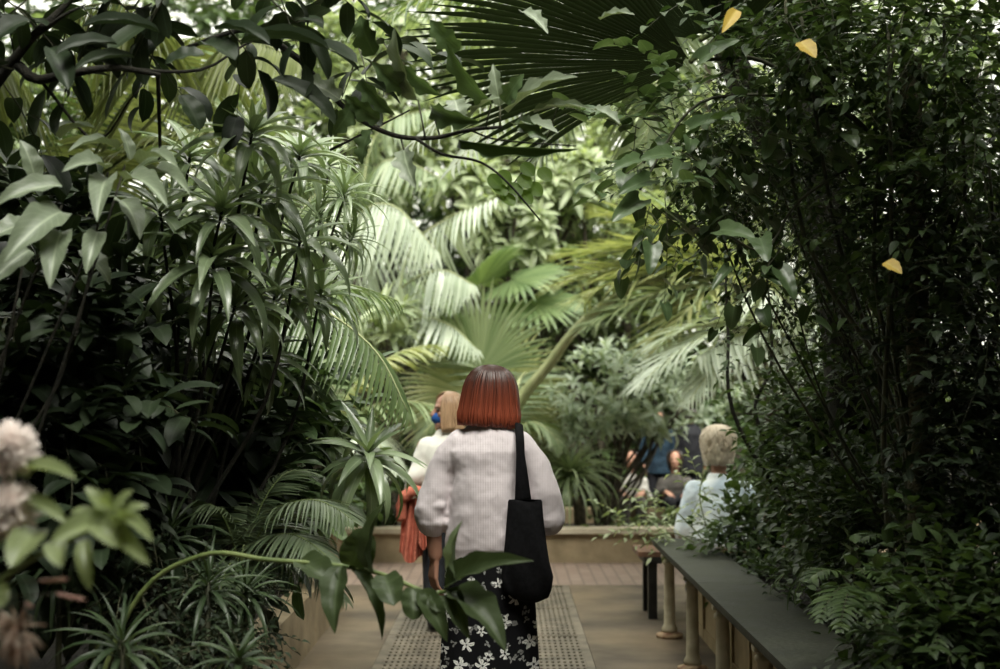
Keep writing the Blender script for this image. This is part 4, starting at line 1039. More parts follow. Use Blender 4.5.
# hanging fronds at top centre
root = thing('feather_palm', 'palm with long white-striped fronds hanging across the top centre', 'palm', gpt(700, 9.9, .0))
trunk(root, gpt(960, 10.9, 0), P(700, -20, 9.2), .1, .1, 'dark_bark')
for a, b, arch, L, m in [((700, -20, 9.2), (405, 150, 8.4), .3, .7, 'palm_white'), ((700, -20, 9.2), (455, 165, 8.2), .35, .6, 'palm_white'), ((700, -20, 9.2), (445, 60, 8.6), .5, .7, 'palm_mid'), ((700, -20, 9.2), (520, 190, 8.8), .35, .7, 'palm_mid'), ((700, -20, 9.2), (640, 170, 8.8), .4, .7, 'palm_pale'), ((700, -20, 9.2), (340, 40, 8.3), .55, .8, 'palm_mid')]:
    arc_frond(root, a, b, arch, L=L, n=40, w=.045, hang=.5, fwd=.55, rr=.018, mats=(m, 'pale_stem'), start=.15)
# dark fan palm at the top
root = thing('fan_palm', 'big dark fan palm leaf spreading left across the top of the view', 'palm', gpt(860, 6.9, .47))
trunk(root, gpt(860, 6.9, .47), P(800, -60, 6.6), .1, .08, 'dark_bark')
for (px, py), d, nrm, R, sp in [((690, 62), V3(-1, -.1, .13), V3(-.05, .42, .9), 1.3, 1.9), ((700, 40), V3(-.45, -.4, .8), V3(.1, .8, .6), .9, 2.0), ((720, 55), V3(.6, -.4, .6), V3(.0, .7, .7), .8, 2.2)]:
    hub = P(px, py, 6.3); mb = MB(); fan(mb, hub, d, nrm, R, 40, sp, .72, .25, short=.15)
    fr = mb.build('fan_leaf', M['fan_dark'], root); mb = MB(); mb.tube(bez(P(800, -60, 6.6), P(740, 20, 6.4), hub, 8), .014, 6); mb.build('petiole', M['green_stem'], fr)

# ---------------- left side
def L_root(px, Y): return gpt(px, Y, .3)
# whorled shrub (in focus)
root = thing('whorled_shrub', 'tall shrub with whorls of long drooping lance-shaped leaves at left', 'shrub', V3(-1.35, 5.4, .3))
tips = [(252, 128, 5.1, .30), (222, 205, 5.0, .30), (214, 252, 5.0, .33), (160, 205, 5.0, .25), (262, 185, 5.3, .30), (300, 235, 5.4, .28), (235, 300, 5.2, .28), (180, 300, 5.3, .26), (275, 290, 5.5, .28), (300, 150, 5.6, .27), (190, 150, 5.3, .26), (150, 265, 5.3, .25), (320, 290, 5.7, .25), (205, 350, 5.4, .26), (260, 350, 5.6, .26)]
for i, (px, py, Y, L) in enumerate(tips):
    mb = MB(); p = P(px, py, Y); rosette(mb, p, V3(RD.uniform(-.15, .3), -.35, 1), 26, L * 1.08, L * .21, 'lance', 24, 122, inner=.35)
    mb.build('leaf_whorl', M['whorl'], root)
stems_from(root, V3(-1.35, 5.4, .3), [P(a, b + 6, c) for a, b, c, _ in tips], .014, M['dark_bark'], wig=.05)  # dark bark colour stands in for shade on these stems
# narrow whorled plant next to it
root = thing('narrow_leaf_shrub', 'shrub with tufts of narrow pointed leaves at the edge of the centre gap', 'shrub', V3(-1.4, 6.6, .3))
tips = [(345, 190, 6.3, .26), (330, 160, 6.5, .24), (318, 215, 6.4, .24), (350, 235, 6.5, .22), (290, 330, 6.6, .24), (325, 265, 6.8, .22)]
for px, py, Y, L in tips:
    mb = MB(); rosette(mb, P(px, py, Y), V3(.2, -.2, 1), 38, L, L * .12, 'lance_n', 15, 130); mb.build('leaf_tuft', M['whorl'], root)
stems_from(root, V3(-1.4, 6.6, .3), [P(a, b + 5, c) for a, b, c, _ in tips], .013, M['twig'], wig=.04)
# drooping rosette above the path edge
root = thing('dracaena', 'dark rosette plant with leaves drooping over the path left of the coral jacket', 'plant', V3(-1.35, 6.5, .3))
for px, py, Y, L, n in [(368, 450, 6.1, .34, 30), (330, 440, 6.5, .24, 26)]:
    mb = MB(); rosette(mb, P(px, py, Y), V3(.15, -.4, 1), n, L, L * .2, 'lance', 20, 145); mb.build('leaf_rosette', M['whorl'], root)
stems_from(root, V3(-1.35, 6.5, .3), [P(368, 460, 6.3), P(330, 445, 6.5)], .018, M['twig'])
# broad leaves at far left
root = thing('broad_leaf_shrub', 'shrub with broad pale-edged leaves at the far left', 'shrub', V3(-1.9, 4.2, .3))
BL = [((105, 168, 4.2), (62, 172, 4.0), 24), ((108, 178, 4.2), (97, 222, 4.0), 27), ((125, 180, 4.2), (168, 208, 4.0), 26), ((62, 186, 4.0), (-8, 208, 3.9), 26), ((62, 212, 4.0), (4, 262, 3.8), 38), ((62, 232, 4.0), (50, 289, 3.85), 30), ((98, 232, 4.1), (86, 274, 4.0), 22),
      ((118, 150, 4.3), (68, 152, 4.1), 16), ((140, 165, 4.3), (178, 168, 4.1), 22), ((130, 160, 4.3), (118, 128, 4.3), 14), ((30, 250, 4.1), (-15, 290, 4.0), 26), ((150, 175, 4.3), (190, 195, 4.1), 20), ((120, 200, 4.3), (140, 240, 4.2), 26), ((35, 180, 4.2), (20, 140, 4.2), 22), ((60, 140, 4.3), (95, 128, 4.2), 16), ((30, 225, 4.2), (-10, 240, 4.1), 28), ((80, 250, 4.3), (110, 285, 4.3), 24)]
for a, b, w in BL:
    mb = MB(); leafpx(mb, a, b, w, V3(RD.uniform(0, .5), -.6, .7), ovate, .9, .08, .1); mb.build('leaf', M['broad'], root)
stems_from(root, V3(-1.9, 4.2, .3), [P(108, 172, 4.2), P(62, 205, 4.0), P(30, 230, 4.2), P(125, 165, 4.3), P(95, 235, 4.2)], .009, M['dark_bark'])  # stems darkened by their bark colour in place of shade
# back-lit cycad fronds upper left
root = thing('cycad', 'cycad with long yellow-green fronds glowing behind the upper left leaves', 'palm', gpt(60, 9.0, .3))
trunk(root, gpt(60, 9.0, .3), P(70, 210, 9.0), .14, .12)
for pts, L in [([(70, 210, 9.0), (150, 60, 8.6), (150, 15, 8.3), (90, 5, 8.1), (15, 45, 7.9)], .85), ([(70, 210, 9.0), (190, 80, 8.7), (240, 40, 8.4), (300, 60, 8.1)], .6), ([(70, 210, 9.0), (20, 80, 8.6), (-20, 60, 8.3), (-60, 100, 8)], .7)]:
    comb(root, pts, L, 38, .034, 'cycad', start=.3, droop=.3, hang=1.8)
for b, arch, L in [((230, 130, 8.2), .3, .45), ((200, 40, 8.6), .4, .6)]:
    arc_frond(root, (70, 210, 9.0), b, arch, L=L, n=44, w=.045, hang=.55, fwd=.4, rr=.018, mats=('cycad', 'green_stem'), start=.1)
# arching glossy palm
root = thing('glossy_palm', 'dark glossy palm whose arching frond hangs into the centre gap at left', 'palm', V3(-1.6, 7.2, .3))
comb(root, [(215, 330, 7.3), (245, 302, 6.9), (285, 300, 6.6), (330, 314, 6.4), (378, 354, 6.2), (408, 412, 6.1)], .42, 40, .026, 'palm_mid', hang=1.3, fwd=.3, start=.2, rr=.011, droop=.6)
for a, b, arch, L in [((215, 330, 7.3), (395, 300, 7.4), .3, .45), ((215, 330, 7.3), (330, 420, 6.6), .4, .42), ((215, 330, 7.3), (120, 300, 6.9), .4, .45), ((215, 330, 7.3), (260, 250, 7.5), .2, .4)]:
    arc_frond(root, a, b, arch, L=L, n=30, w=.034, hang=.85, fwd=.45, rr=.011, mats=('palm_mid', 'green_stem'), start=.25)
trunk(root, V3(-1.6, 7.2, .3), P(215, 330, 7.3), .05, .035, 'bark')
root = thing('low_palm', 'low palm with pale striped fronds beside the left path edge', 'palm', V3(-1.45, 5.4, .3))
for a, b, arch, L in [((240, 570, 5.3), (352, 520, 5.0), .28, .27), ((240, 570, 5.3), (330, 560, 4.9), .2, .22), ((240, 570, 5.3), (190, 520, 5.2), .25, .25), ((240, 570, 5.3), (345, 600, 5.1), .2, .2), ((240, 570, 5.3), (300, 470, 5.4), .2, .25), ((240, 570, 5.3), (210, 640, 4.8), .2, .25), ((240, 570, 5.3), (270, 520, 5.6), .25, .25)]:
    arc_frond(root, a, b, arch, L=L, n=40, w=.0125, hang=.6, fwd=.55, rr=.006, mats=('palm_low', 'green_stem'), start=.15)
mb = MB(); mb.tube([V3(-1.4, 5.4, .3), P(240, 572, 5.3)], [.03, .025], 8); mb.build('stem', M['bark'], root)
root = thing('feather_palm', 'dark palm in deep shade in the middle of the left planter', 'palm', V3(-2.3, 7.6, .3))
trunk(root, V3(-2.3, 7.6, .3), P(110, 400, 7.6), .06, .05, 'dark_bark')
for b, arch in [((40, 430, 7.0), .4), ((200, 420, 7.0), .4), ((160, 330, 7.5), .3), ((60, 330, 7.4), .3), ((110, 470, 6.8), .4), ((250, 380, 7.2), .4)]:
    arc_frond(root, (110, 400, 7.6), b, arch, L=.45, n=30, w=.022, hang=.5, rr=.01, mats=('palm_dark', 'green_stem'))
# narrow leaved rosettes on the planter edge
for px, py, Y, L, lab, g in [(122, 640, 4.0, .24, 'narrow-leaved rosette at the bottom left corner, below the pink buds', 0), (238, 658, 4.0, .18, 'small narrow-leaved rosette at the bottom edge near the left kerb', 0), (208, 582, 4.6, .25, 'narrow-leaved tuft in the middle of the left planter edge', 0),
                             (245, 590, 4.8, .22, 'narrow-leaved tuft right behind the left kerb under the low palm', 0), (60, 560, 4.4, .25, 'shaded narrow-leaved rosette behind the pale blossoms', 0), (170, 530, 4.8, .25, 'shaded narrow-leaved rosette above the bottom left rosettes', 0)]:
    b_ = P(px, py, Y); root = thing('spider_plant', lab, 'plant', (b_[0], b_[1], .3), 'narrow-leaved rosettes in the left planter')
    mb = MB(); rosette(mb, b_, V3(.1, -.3, 1), 30, L, .02, 'lance_n', 15, 120); mb.build('foliage', M['tuft'], root)
    mb = MB(); mb.tube([V3(b_[0], b_[1], .28), b_], [.012, .01], 6); mb.build('stem', M['twig'], root)
# shady shrubs filling the left planter
for lab, base, vols, kind, L, m in [
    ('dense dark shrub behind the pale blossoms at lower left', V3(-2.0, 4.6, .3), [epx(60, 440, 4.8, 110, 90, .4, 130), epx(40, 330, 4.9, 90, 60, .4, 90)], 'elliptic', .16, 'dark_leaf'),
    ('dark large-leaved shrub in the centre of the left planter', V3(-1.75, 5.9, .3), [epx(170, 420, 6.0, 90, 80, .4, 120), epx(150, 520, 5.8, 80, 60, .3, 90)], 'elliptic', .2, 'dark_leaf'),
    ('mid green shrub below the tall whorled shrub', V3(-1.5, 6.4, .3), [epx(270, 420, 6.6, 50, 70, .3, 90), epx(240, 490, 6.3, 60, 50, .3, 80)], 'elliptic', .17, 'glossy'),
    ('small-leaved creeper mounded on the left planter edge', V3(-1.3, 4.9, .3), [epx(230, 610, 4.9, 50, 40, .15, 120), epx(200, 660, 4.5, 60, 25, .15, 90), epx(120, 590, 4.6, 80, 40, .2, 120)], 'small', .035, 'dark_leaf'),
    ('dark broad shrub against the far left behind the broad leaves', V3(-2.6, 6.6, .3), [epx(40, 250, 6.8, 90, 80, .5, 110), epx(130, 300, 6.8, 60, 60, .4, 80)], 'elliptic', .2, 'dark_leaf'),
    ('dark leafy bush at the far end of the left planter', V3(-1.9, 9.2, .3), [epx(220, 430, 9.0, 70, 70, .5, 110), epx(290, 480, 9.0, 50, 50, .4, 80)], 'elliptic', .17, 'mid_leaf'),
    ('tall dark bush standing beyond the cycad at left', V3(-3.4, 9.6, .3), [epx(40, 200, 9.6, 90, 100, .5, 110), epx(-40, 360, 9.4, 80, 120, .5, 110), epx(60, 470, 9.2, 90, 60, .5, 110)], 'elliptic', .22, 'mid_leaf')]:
    bush('shrub', lab, 'shrub', base, vols, kind, L, m, 7, .3 if L > .1 else .15, nst=3, stem_r=.014)

# dark tree with large leaves across the top left
root = thing('large_leaf_tree', 'dark tree with large leathery leaves and branches across the top left', 'tree', V3(-2.2, 4.9, .3))
mb = MB(); twigs(mb, [epx(60, -10, 4.6, 110, 40, .4, 22), epx(230, -5, 4.8, 130, 40, .4, 26), epx(330, 30, 5.0, 60, 35, .3, 9), epx(30, 60, 4.6, 50, 40, .3, 5)], 'elliptic', .17, 5, .25, (0, 0, .1), 1, 0, 1, .004)
for a, b, w in [((160, 33, 4.2), (82, 27, 4.1), 17), ((118, 45, 4.2), (55, 55, 4.1), 20), ((135, 58, 4.2), (75, 70, 4.1), 15), ((50, 48, 4.2), (68, 90, 4.1), 26), ((165, 65, 4.2), (205, 55, 4.2), 24), ((200, 45, 4.3), (235, 60, 4.2), 30), ((215, 30, 4.3), (270, 45, 4.2), 20), ((240, 45, 4.4), (330, 50, 4.3), 16), ((270, 80, 4.6), (335, 125, 4.6), 26), ((30, 20, 4.2), (-10, 45, 4.1), 26), ((300, 30, 4.6), (328, 80, 4.6), 18), ((180, 95, 4.6), (200, 130, 4.6), 24)]:
    leafpx(mb, a, b, w, V3(.2, -.6, .7), obl, .7, .05, .12)
mb.build('foliage', [M['dark_leaf'], M['twig']], root)
for pts, r in [([V3(-2.2, 4.9, .3), V3(-2.1, 4.8, 1.4), P(-10, 90, 4.6), P(40, 80, 4.5), P(110, 68, 4.4), P(160, 75, 4.5)], .03), ([P(-10, 92, 4.6), P(30, 40, 4.5), P(70, 0, 4.5), P(90, -40, 4.5)], .02), ([P(40, 80, 4.5), P(95, 140, 4.6), P(130, 100, 4.5), P(150, 75, 4.6)], .006),
               ([P(110, 68, 4.4), P(200, 70, 4.6), P(270, 40, 4.8), P(350, 110, 4.9)], .007), ([P(30, 40, 4.5), P(65, 15, 4.4), P(85, 5, 4.4)], .01), ([P(158, 75, 4.5), P(160, 150, 4.7), P(158, 160, 4.7)], .008)]:
    mb = MB(); s = smooth_path(pts, 5); mb.tube(s, [r * (1 - .8 * i / len(s)) for i in range(len(s))], 8); mb.build('branch', M['dark_bark'], root)

# branch with lobed leaves reaching over the path
root = thing('tree_branch', 'slender branch with grey-green wavy leaves reaching over the path at top centre', 'branch', P(345, 105, 4.9))
for pts, r in [([P(300, 60, 4.9), P(345, 108, 4.9), P(390, 134, 4.85), P(432, 138, 4.8), P(470, 130, 4.75), P(502, 127, 4.7)], .011), ([P(415, 138, 4.8), P(442, 154, 4.8), P(480, 162, 4.8), P(508, 183, 4.8), P(540, 220, 4.8)], .006),
               ([P(330, 150, 4.9), P(375, 128, 4.9), P(410, 110, 4.9)], .005), ([P(470, 130, 4.75), P(500, 140, 4.7), P(576, 146, 4.6)], .004), ([P(300, 60, 4.9), P(250, 30, 4.9), P(180, 50, 4.8)], .013)]:
    mb = MB(); s = smooth_path(pts, 5); mb.tube(s, [r * (1 - .5 * i / len(s)) for i in range(len(s))], 7); mb.build('twig', M['dark_bark'], root)
for a, b, w, dk in [((491, 104, 4.7), (446, 42, 4.6), 22, 1), ((418, 100, 4.8), (395, 26, 4.7), 22, 0), ((432, 108, 4.75), (480, 122, 4.6), 22, 1), ((500, 106, 4.7), (493, 64, 4.7), 14, 0), ((505, 103, 4.65), (524, 74, 4.6), 18, 1), ((508, 113, 4.65), (578, 77, 4.5), 24, 0), ((534, 113, 4.6), (592, 109, 4.5), 10, 0), ((514, 125, 4.6), (558, 133, 4.5), 20, 0),
                    ((459, 139, 4.75), (580, 149, 4.5), 12, 1), ((404, 150, 4.8), (416, 188, 4.7), 22, 0), ((592, 110, 4.6), (620, 124, 4.5), 14, 0), ((405, 90, 4.8), (372, 62, 4.7), 22, 1), ((380, 120, 4.8), (345, 95, 4.8), 20, 1), ((395, 60, 4.8), (440, 95, 4.8), 20, 1), ((360, 80, 4.8), (395, 115, 4.8), 18, 1), ((352, 105, 4.8), (332, 135, 4.8), 20, 1), ((370, 130, 4.8), (362, 165, 4.8), 18, 1),
                    ((455, 100, 4.75), (462, 130, 4.7), 24, 0), ((470, 118, 4.7), (500, 98, 4.6), 18, 0), ((340, 100, 4.8), (300, 80, 4.8), 24, 0), ((520, 118, 4.6), (548, 140, 4.5), 16, 1), ((522, 12, 4.8), (548, 34, 4.7), 16, 0), ((600, 20, 4.8), (635, 15, 4.7), 12, 0), ((460, 50, 4.75), (430, 20, 4.75), 22, 1), ((375, 55, 4.8), (360, 15, 4.8), 26, 1)]:
    mb = MB(); leafpx(mb, a, b, w, V3(RD.uniform(-.5, .3), -.55, .6 if not dk else -.3), lobed, .7, .08, .1); mb.build('leaf', M['broad' if not dk else 'glossy'], root)
for a, c in [((491, 104, 4.7), (485, 130, 4.72)), ((418, 100, 4.8), (425, 137, 4.8)), ((432, 108, 4.75), (440, 137, 4.8)), ((500, 106, 4.7), (500, 127, 4.7)), ((404, 150, 4.8), (400, 135, 4.85))]:
    mb = MB(); mb.tube([P(*a), P(*c)], .0035, 5); mb.build('leaf_stalk', M['twig'], root)
# sprig of round leaves
root = thing('round_leaf_sprig', 'hanging sprig of round translucent green leaves at the top centre', 'plant', P(540, 135, 6.2))
mb = MB()
for px, py in [(505, 178), (525, 182), (515, 190), (526, 198), (500, 190), (528, 170), (545, 175), (508, 200), (495, 182), (536, 190)]: leafpx(mb, (px - 6, py - 7, 6.2), (px + 6, py + 6, 6.15), 14, V3(RD.uniform(-.4, .4), -1, .2), obl, .2, 0, .05)
mb.build('foliage', M['round_leaf'], root); mb = MB(); mb.tube(smooth_path([P(560, 100, 6.3), P(545, 140, 6.2), P(520, 175, 6.2), P(505, 195, 6.2)], 4), .003, 5); mb.build('stem', M['twig'], root)

# flowering shrub close to the camera
root = thing('flowering_shrub', 'flowering shrub close by at lower left with pale fluffy blossoms and blunt leaves', 'shrub', V3(-1.4, 2.5, .3))
def rose_leaf(items, mat='near_leaf'):
    for a, b, w, nr in items:
        mb = MB(); leafpx(mb, a, b, w, nr, lambda t: math.sin(PI * t ** .8) ** .6, .6, .03, .12); mb.build('leaf', M[mat], root)
U = V3(.1, -.5, .85); FRN = V3(0, -1, .35)
rose_leaf([((20, 470, 2.5), (76, 480, 2.45), 20, U), ((110, 522, 2.5), (50, 545, 2.35), 26, FRN), ((112, 520, 2.5), (152, 542, 2.4), 18, U), ((112, 525, 2.5), (150, 565, 2.4), 20, FRN), ((108, 520, 2.5), (85, 487, 2.5), 18, U), ((115, 515, 2.5), (133, 490, 2.5), 14, U), ((115, 518, 2.5), (148, 507, 2.5), 16, U),
           ((105, 525, 2.45), (118, 548, 2.3), 26, FRN), ((105, 520, 2.5), (70, 512, 2.5), 16, U), ((60, 520, 2.5), (24, 508, 2.5), 16, U), ((40, 530, 2.5), (10, 568, 2.4), 34, FRN), ((20, 500, 2.5), (66, 525, 2.45), 18, U), ((20, 475, 2.5), (-10, 470, 2.5), 18, U), ((25, 478, 2.5), (30, 455, 2.5), 14, U), ((10, 590, 2.5), (-15, 600, 2.5), 30, FRN), ((60, 540, 2.5), (62, 568, 2.4), 26, FRN), ((125, 528, 2.5), (140, 520, 2.35), 16, FRN), ((112, 508, 2.5), (100, 500, 2.4), 16, FRN), ((85, 540, 2.5), (90, 590, 2.45), 18, FRN)])
for pts in [[V3(-1.4, 2.5, .3), P(-60, 620, 2.5), P(0, 540, 2.5), P(14, 470, 2.5)], [P(-60, 620, 2.5), P(30, 560, 2.5), P(80, 535, 2.5), P(112, 520, 2.5)], [P(-60, 620, 2.5), P(-20, 560, 2.5), P(8, 512, 2.5)], [P(-60, 640, 2.5), P(-10, 650, 2.5), P(15, 635, 2.5)]]:
    mb = MB(); mb.tube(smooth_path(pts, 5), .005, 7); mb.build('stem', M['green_stem'], root)
M['petal'] = plain('pale_pink_petal', (.88, .78, .73), .6); M['bud'] = plain('pink_bud', (.85, .5, .44), .5); M['wither'] = noisy('withered_petal', (.3, .16, .1), (.7, .6, .5), 60, .8, 0)
def pompom(c, r, n, mat, nm, lab=None, sq=1.):
    mb = MB(); c = np.asarray(c)
    for _ in range(n):
        d = rvec(); d[2] *= sq; q = c + d * r * RD.uniform(.75, 1.1); mb.tube([c + d * r * .15, (c + q) / 2 + rvec() * r * .06, q], [.0012, .0016, .0022], 4)
    o = mb.build(nm, mat, root); 
    if lab: o['label'] = lab
pompom(P(10, 450, 2.5), .052, 420, M['petal'], 'blossom'); pompom(P(8, 510, 2.5), .055, 420, M['petal'], 'blossom')
mb = MB(); c = P(18, 630, 2.5)
for _ in range(60):
    d = unit(V3(RD.uniform(-.6, .9), RD.uniform(-.6, .3), RD.uniform(-1, .5))); mb.tube([c, c + d * .03, c + d * RD.uniform(.04, .065) + V3(0, 0, -.012)], [.0015, .003, .0008], 4)
mb.build('withered_blossom', M['wither'], root)
for a, b in [((40, 581, 2.5), (68, 579, 2.45)), ((57, 594, 2.5), (86, 600, 2.45)), ((26, 603, 2.5), (32, 607, 2.48))]:
    p, q = P(*a), P(*b); mb = MB(); mb.tube([p, p * .7 + q * .3, q * .8 + p * .2, q], [.0025, .0032, .0038, .0012], 8); bd = mb.build('bud', M['bud'], root)
    mb = MB(); mb.tube(smooth_path([P(-50, 630, 2.55), P(0, a[1] + 6, 2.52), p], 4), .0018, 5); mb.build('bud_stalk', M['twig'], bd)

# long stem with big leaves arching over the path in front of the woman
root = thing('arching_plant', 'long arching green stem with large drooping leaves crossing in front of the black skirt', 'plant', V3(-1.35, 4.3, .3))
mb = MB(); s = smooth_path([V3(-1.35, 4.3, .3), P(130, 610, 4.3), P(200, 556, 4.25), P(270, 560, 4.2), P(350, 567, 4.15), P(390, 577, 4.1), P(425, 592, 4.05), P(442, 592, 4.05), P(458, 588, 4.0)], 6)
mb.tube(s, [.0085 * (1 - .35 * i / len(s)) for i in range(len(s))], 8); mb.build('stem', M['green_stem'], root)
FL = V3(.1, -.6, .8)
for a, b, w, nr, kind in [((446, 588, 4.05), (534, 561, 3.95), 24, V3(-.15, -.75, .65), lance), ((461, 580, 4.05), (463, 520, 4.0), 15, V3(-.9, -.5, .1), lance), ((450, 592, 4.05), (506, 652, 3.9), 36, V3(.45, -.8, .4), lance), ((412, 588, 4.05), (413, 620, 4.0), 22, V3(.2, -.9, .3), obl), ((420, 590, 4.05), (447, 642, 4.0), 22, V3(.2, -.9, .3), lance),
                          ((342, 566, 4.15), (335, 634, 4.05), 26, V3(-.25, -.9, .3), lance), ((350, 568, 4.15), (382, 640, 4.1), 16, V3(.6, -.7, .4), lance), ((352, 566, 4.15), (366, 528, 4.1), 30, V3(.2, -.9, .3), obl), ((298, 562, 4.2), (342, 596, 4.1), 28, V3(.2, -.7, .6), lance), ((374, 572, 4.1), (386, 500, 4.05), 18, V3(-.8, -.6, .1), lance), ((384, 576, 4.1), (394, 606, 4.0), 26, V3(.1, -.9, .3), obl),
                          ((455, 592, 4.05), (470, 640, 3.95), 20, V3(-.3, -.8, .4), lance), ((440, 596, 4.05), (436, 612, 4.0), 16, FL, obl)]:
    mb = MB(); leafpx(mb, a, b, w * 1.2, nr, kind, .9, .1, .16); mb.build('leaf', M['arch_leaf' if w != 15 else 'whorl'], root)

# ---------------- right side
# climbing vine with large heart-shaped leaves
root = thing('climbing_vine', 'climbing vine with large heart-shaped leaves hanging over the path at upper right', 'vine', V3(1.75, 5.3, .47))
mb = MB(); twigs(mb, [epx(690, 140, 5.3, 65, 45, .3, 26), epx(760, 90, 5.3, 90, 60, .3, 26), epx(680, 205, 5.2, 40, 26, .2, 7), epx(760, 235, 5.3, 50, 36, .2, 9)], 'heart', .08, 6, .28, (0, 0, -.5), 1, 0, 1, .0025)
for a, b, w in [((652, 245, 5.0), (649, 275, 4.95), 22), ((720, 230, 5.0), (755, 238, 4.9), 26), ((760, 238, 5.0), (768, 262, 4.9), 26), ((690, 128, 5.0), (735, 118, 4.9), 22), ((730, 268, 5.0), (712, 290, 4.95), 14), ((640, 200, 5.0), (612, 222, 4.9), 26), ((650, 180, 5.0), (618, 195, 4.9), 22), ((672, 155, 5.0), (640, 160, 4.9), 24), ((780, 270, 5.0), (795, 300, 4.95), 22), ((700, 60, 5.0), (740, 40, 4.95), 22), ((640, 160, 5.0), (612, 172, 4.9), 20)]:
    leafpx(mb, a, b, w, V3(RD.uniform(-.3, .3), -.8, .55), heart, .5, .05, .1, sweep=.15)
mb.build('foliage', [M['glossy'], M['twig']], root)
for a, b, w in [((737, 10, 4.6), (722, 33, 4.55), 14), ((800, 42, 4.6), (816, 58, 4.55), 20), ((885, 262, 4.5), (902, 274, 4.45), 16)]:
    mb = MB(); leafpx(mb, a, b, w, V3(.1, -1, .4), ovate, .3, .05, .1); mb.build('leaf', M['yellow_leaf'], root)['label'] = 'yellowed leaf'

for pts, r in [([V3(1.75, 5.3, .47), V3(1.8, 5.3, 1.6), P(880, 150, 5.3), P(820, 100, 5.3), P(760, 60, 5.3), P(700, 60, 5.2)], .014), ([P(820, 100, 5.3), P(745, 95, 5.3), P(690, 110, 5.2), P(640, 190, 5.1)], .008), ([P(880, 150, 5.3), P(800, 200, 5.3), P(765, 250, 5.2), P(720, 230, 5.1)], .007), ([P(730, 60, 5.3), P(745, 110, 5.3), P(770, 150, 5.3)], .006)]:
    mb = MB(); s = smooth_path(pts, 5); mb.tube(s, [r * (1 - .5 * i / len(s)) for i in range(len(s))], 7); mb.build('stem', M['twig'], root)
bush('climbing_vine', 'fine-leaved climber with tiny round leaves hanging in a veil at the right of the gap', 'vine', V3(1.9, 5.8, .47),
     [epx(770, 120, 5.8, 90, 60, .3, 230), epx(720, 170, 5.7, 60, 50, .25, 130), epx(830, 210, 5.8, 70, 70, .3, 190), epx(800, 290, 5.9, 40, 55, .2, 34), epx(860, 120, 5.8, 80, 80, .3, 160)], 'tiny', .034, 'small_leaf', 9, .28, (0, 0, -.6), nst=2, thick=.0016, stem_r=.008)
# big dark tree at the right with a visible trunk
root = bush('broadleaf_tree', 'dark leafy tree at right, its crown filling the top right corner', 'tree', gpt(912, 5.5, .47),
     [epx(940, 50, 5.0, 110, 70, .5, 170), epx(860, 30, 5.0, 90, 50, .4, 90), epx(970, 180, 5.0, 80, 80, .4, 160), epx(770, 10, 5.2, 80, 30, .3, 50), epx(900, 220, 5.2, 50, 60, .3, 80)], 'ovate', .055, 'small_leaf', 8, .28, nst=2, stem_r=.014, thick=.0025)
trunk(root, gpt(912, 5.2, .47), P(915, 60, 5.3), .048, .04, 'trunk_bark')
for lab, base, vols, kind, L, m, nl in [
    ('dark climber covering the far right edge from top to bottom', V3(2.0, 4.6, .47), [epx(985, 330, 4.9, 70, 100, .4, 260), epx(1000, 480, 4.9, 50, 90, .4, 220)], 'small', .06, 'dark_leaf', 8),
    ('thicket of thin stems and small leaves right of the trunk', V3(2.1, 6.1, .47), [epx(875, 340, 6.2, 55, 80, .4, 130), epx(950, 300, 6.2, 80, 90, .4, 130)], 'small', .06, 'small_leaf', 8),
    ('bushy small-leaved shrub left of the trunk, above the ledge', V3(1.75, 7.2, .47), [epx(840, 400, 7.3, 55, 55, .35, 220), epx(810, 455, 7.4, 42, 45, .3, 170), epx(870, 450, 6.9, 50, 55, .3, 180)], 'small', .065, 'mid_leaf', 8),
    ('leafy shrub with light leaves at the far end of the ledge', V3(1.6, 8.6, .47), [epx(756, 534, 8.6, 36, 20, .2, 100), epx(800, 480, 8.6, 42, 50, .3, 150), epx(790, 420, 8.9, 30, 40, .25, 60)], 'ovate', .075, 'mid_leaf', 7),
    ('leafy shrub behind the middle of the slate ledge', V3(1.65, 6.2, .47), [epx(845, 505, 6.4, 48, 36, .25, 150), epx(880, 530, 6.0, 55, 50, .25, 190)], 'ovate', .06, 'mid_leaf', 7),
    ('low leafy plant near the bottom right corner', V3(1.75, 4.6, .47), [epx(930, 615, 4.7, 60, 40, .2, 90), epx(985, 560, 4.8, 45, 55, .25, 110), epx(960, 640, 4.4, 70, 40, .2, 110)], 'ovate', .065, 'small_leaf', 7),
    ('tall mixed foliage behind the trunk at far right', V3(2.9, 7.8, .47), [epx(910, 200, 8.0, 110, 110, .5, 90), epx(960, 400, 8.0, 90, 110, .5, 130), epx(990, 110, 7.6, 50, 90, .4, 80), epx(880, 350, 8.2, 45, 70, .4, 60)], 'elliptic', .13, 'mid_leaf', 7)]:
    bush('shrub' if 'climb' not in lab else 'climbing_vine', lab, 'shrub' if 'climb' not in lab else 'vine', base, vols, kind, L, m, nl, .26, nst=3, stem_r=.011, thick=.002, bias=(0, 0, .1), leafdown=.1)
bush('creeper', 'low dark creeper covering the soil along the back of the slate ledge', 'plant', V3(1.55, 6.4, .47),
     [(V3(1.55, yy, .53), V3(.2, .5, .1), 70) for yy in (3.6, 4.4, 5.2, 6.0, 6.8, 7.6, 8.4)], 'small', .05, 'small_leaf', 7, .16, nst=1, stem_r=.006, thick=.002, bias=(0, 0, .3))
# strap-leaved clump arching over the ledge
root = thing('strap_leaf_plant', 'clump of arching strap leaves bending over the slate ledge', 'plant', V3(1.5, 6.4, .47))
mb = MB(); rosette(mb, P(830, 555, 6.3), V3(-.3, -.3, 1), 34, .34, .016, 'strap', 25, 105); mb.build('foliage', M['palm_mid'], root)
mb = MB(); mb.tube([V3(1.5, 6.4, .45), P(830, 556, 6.3)], [.03, .02], 8); mb.build('stem', M['bark'], root)
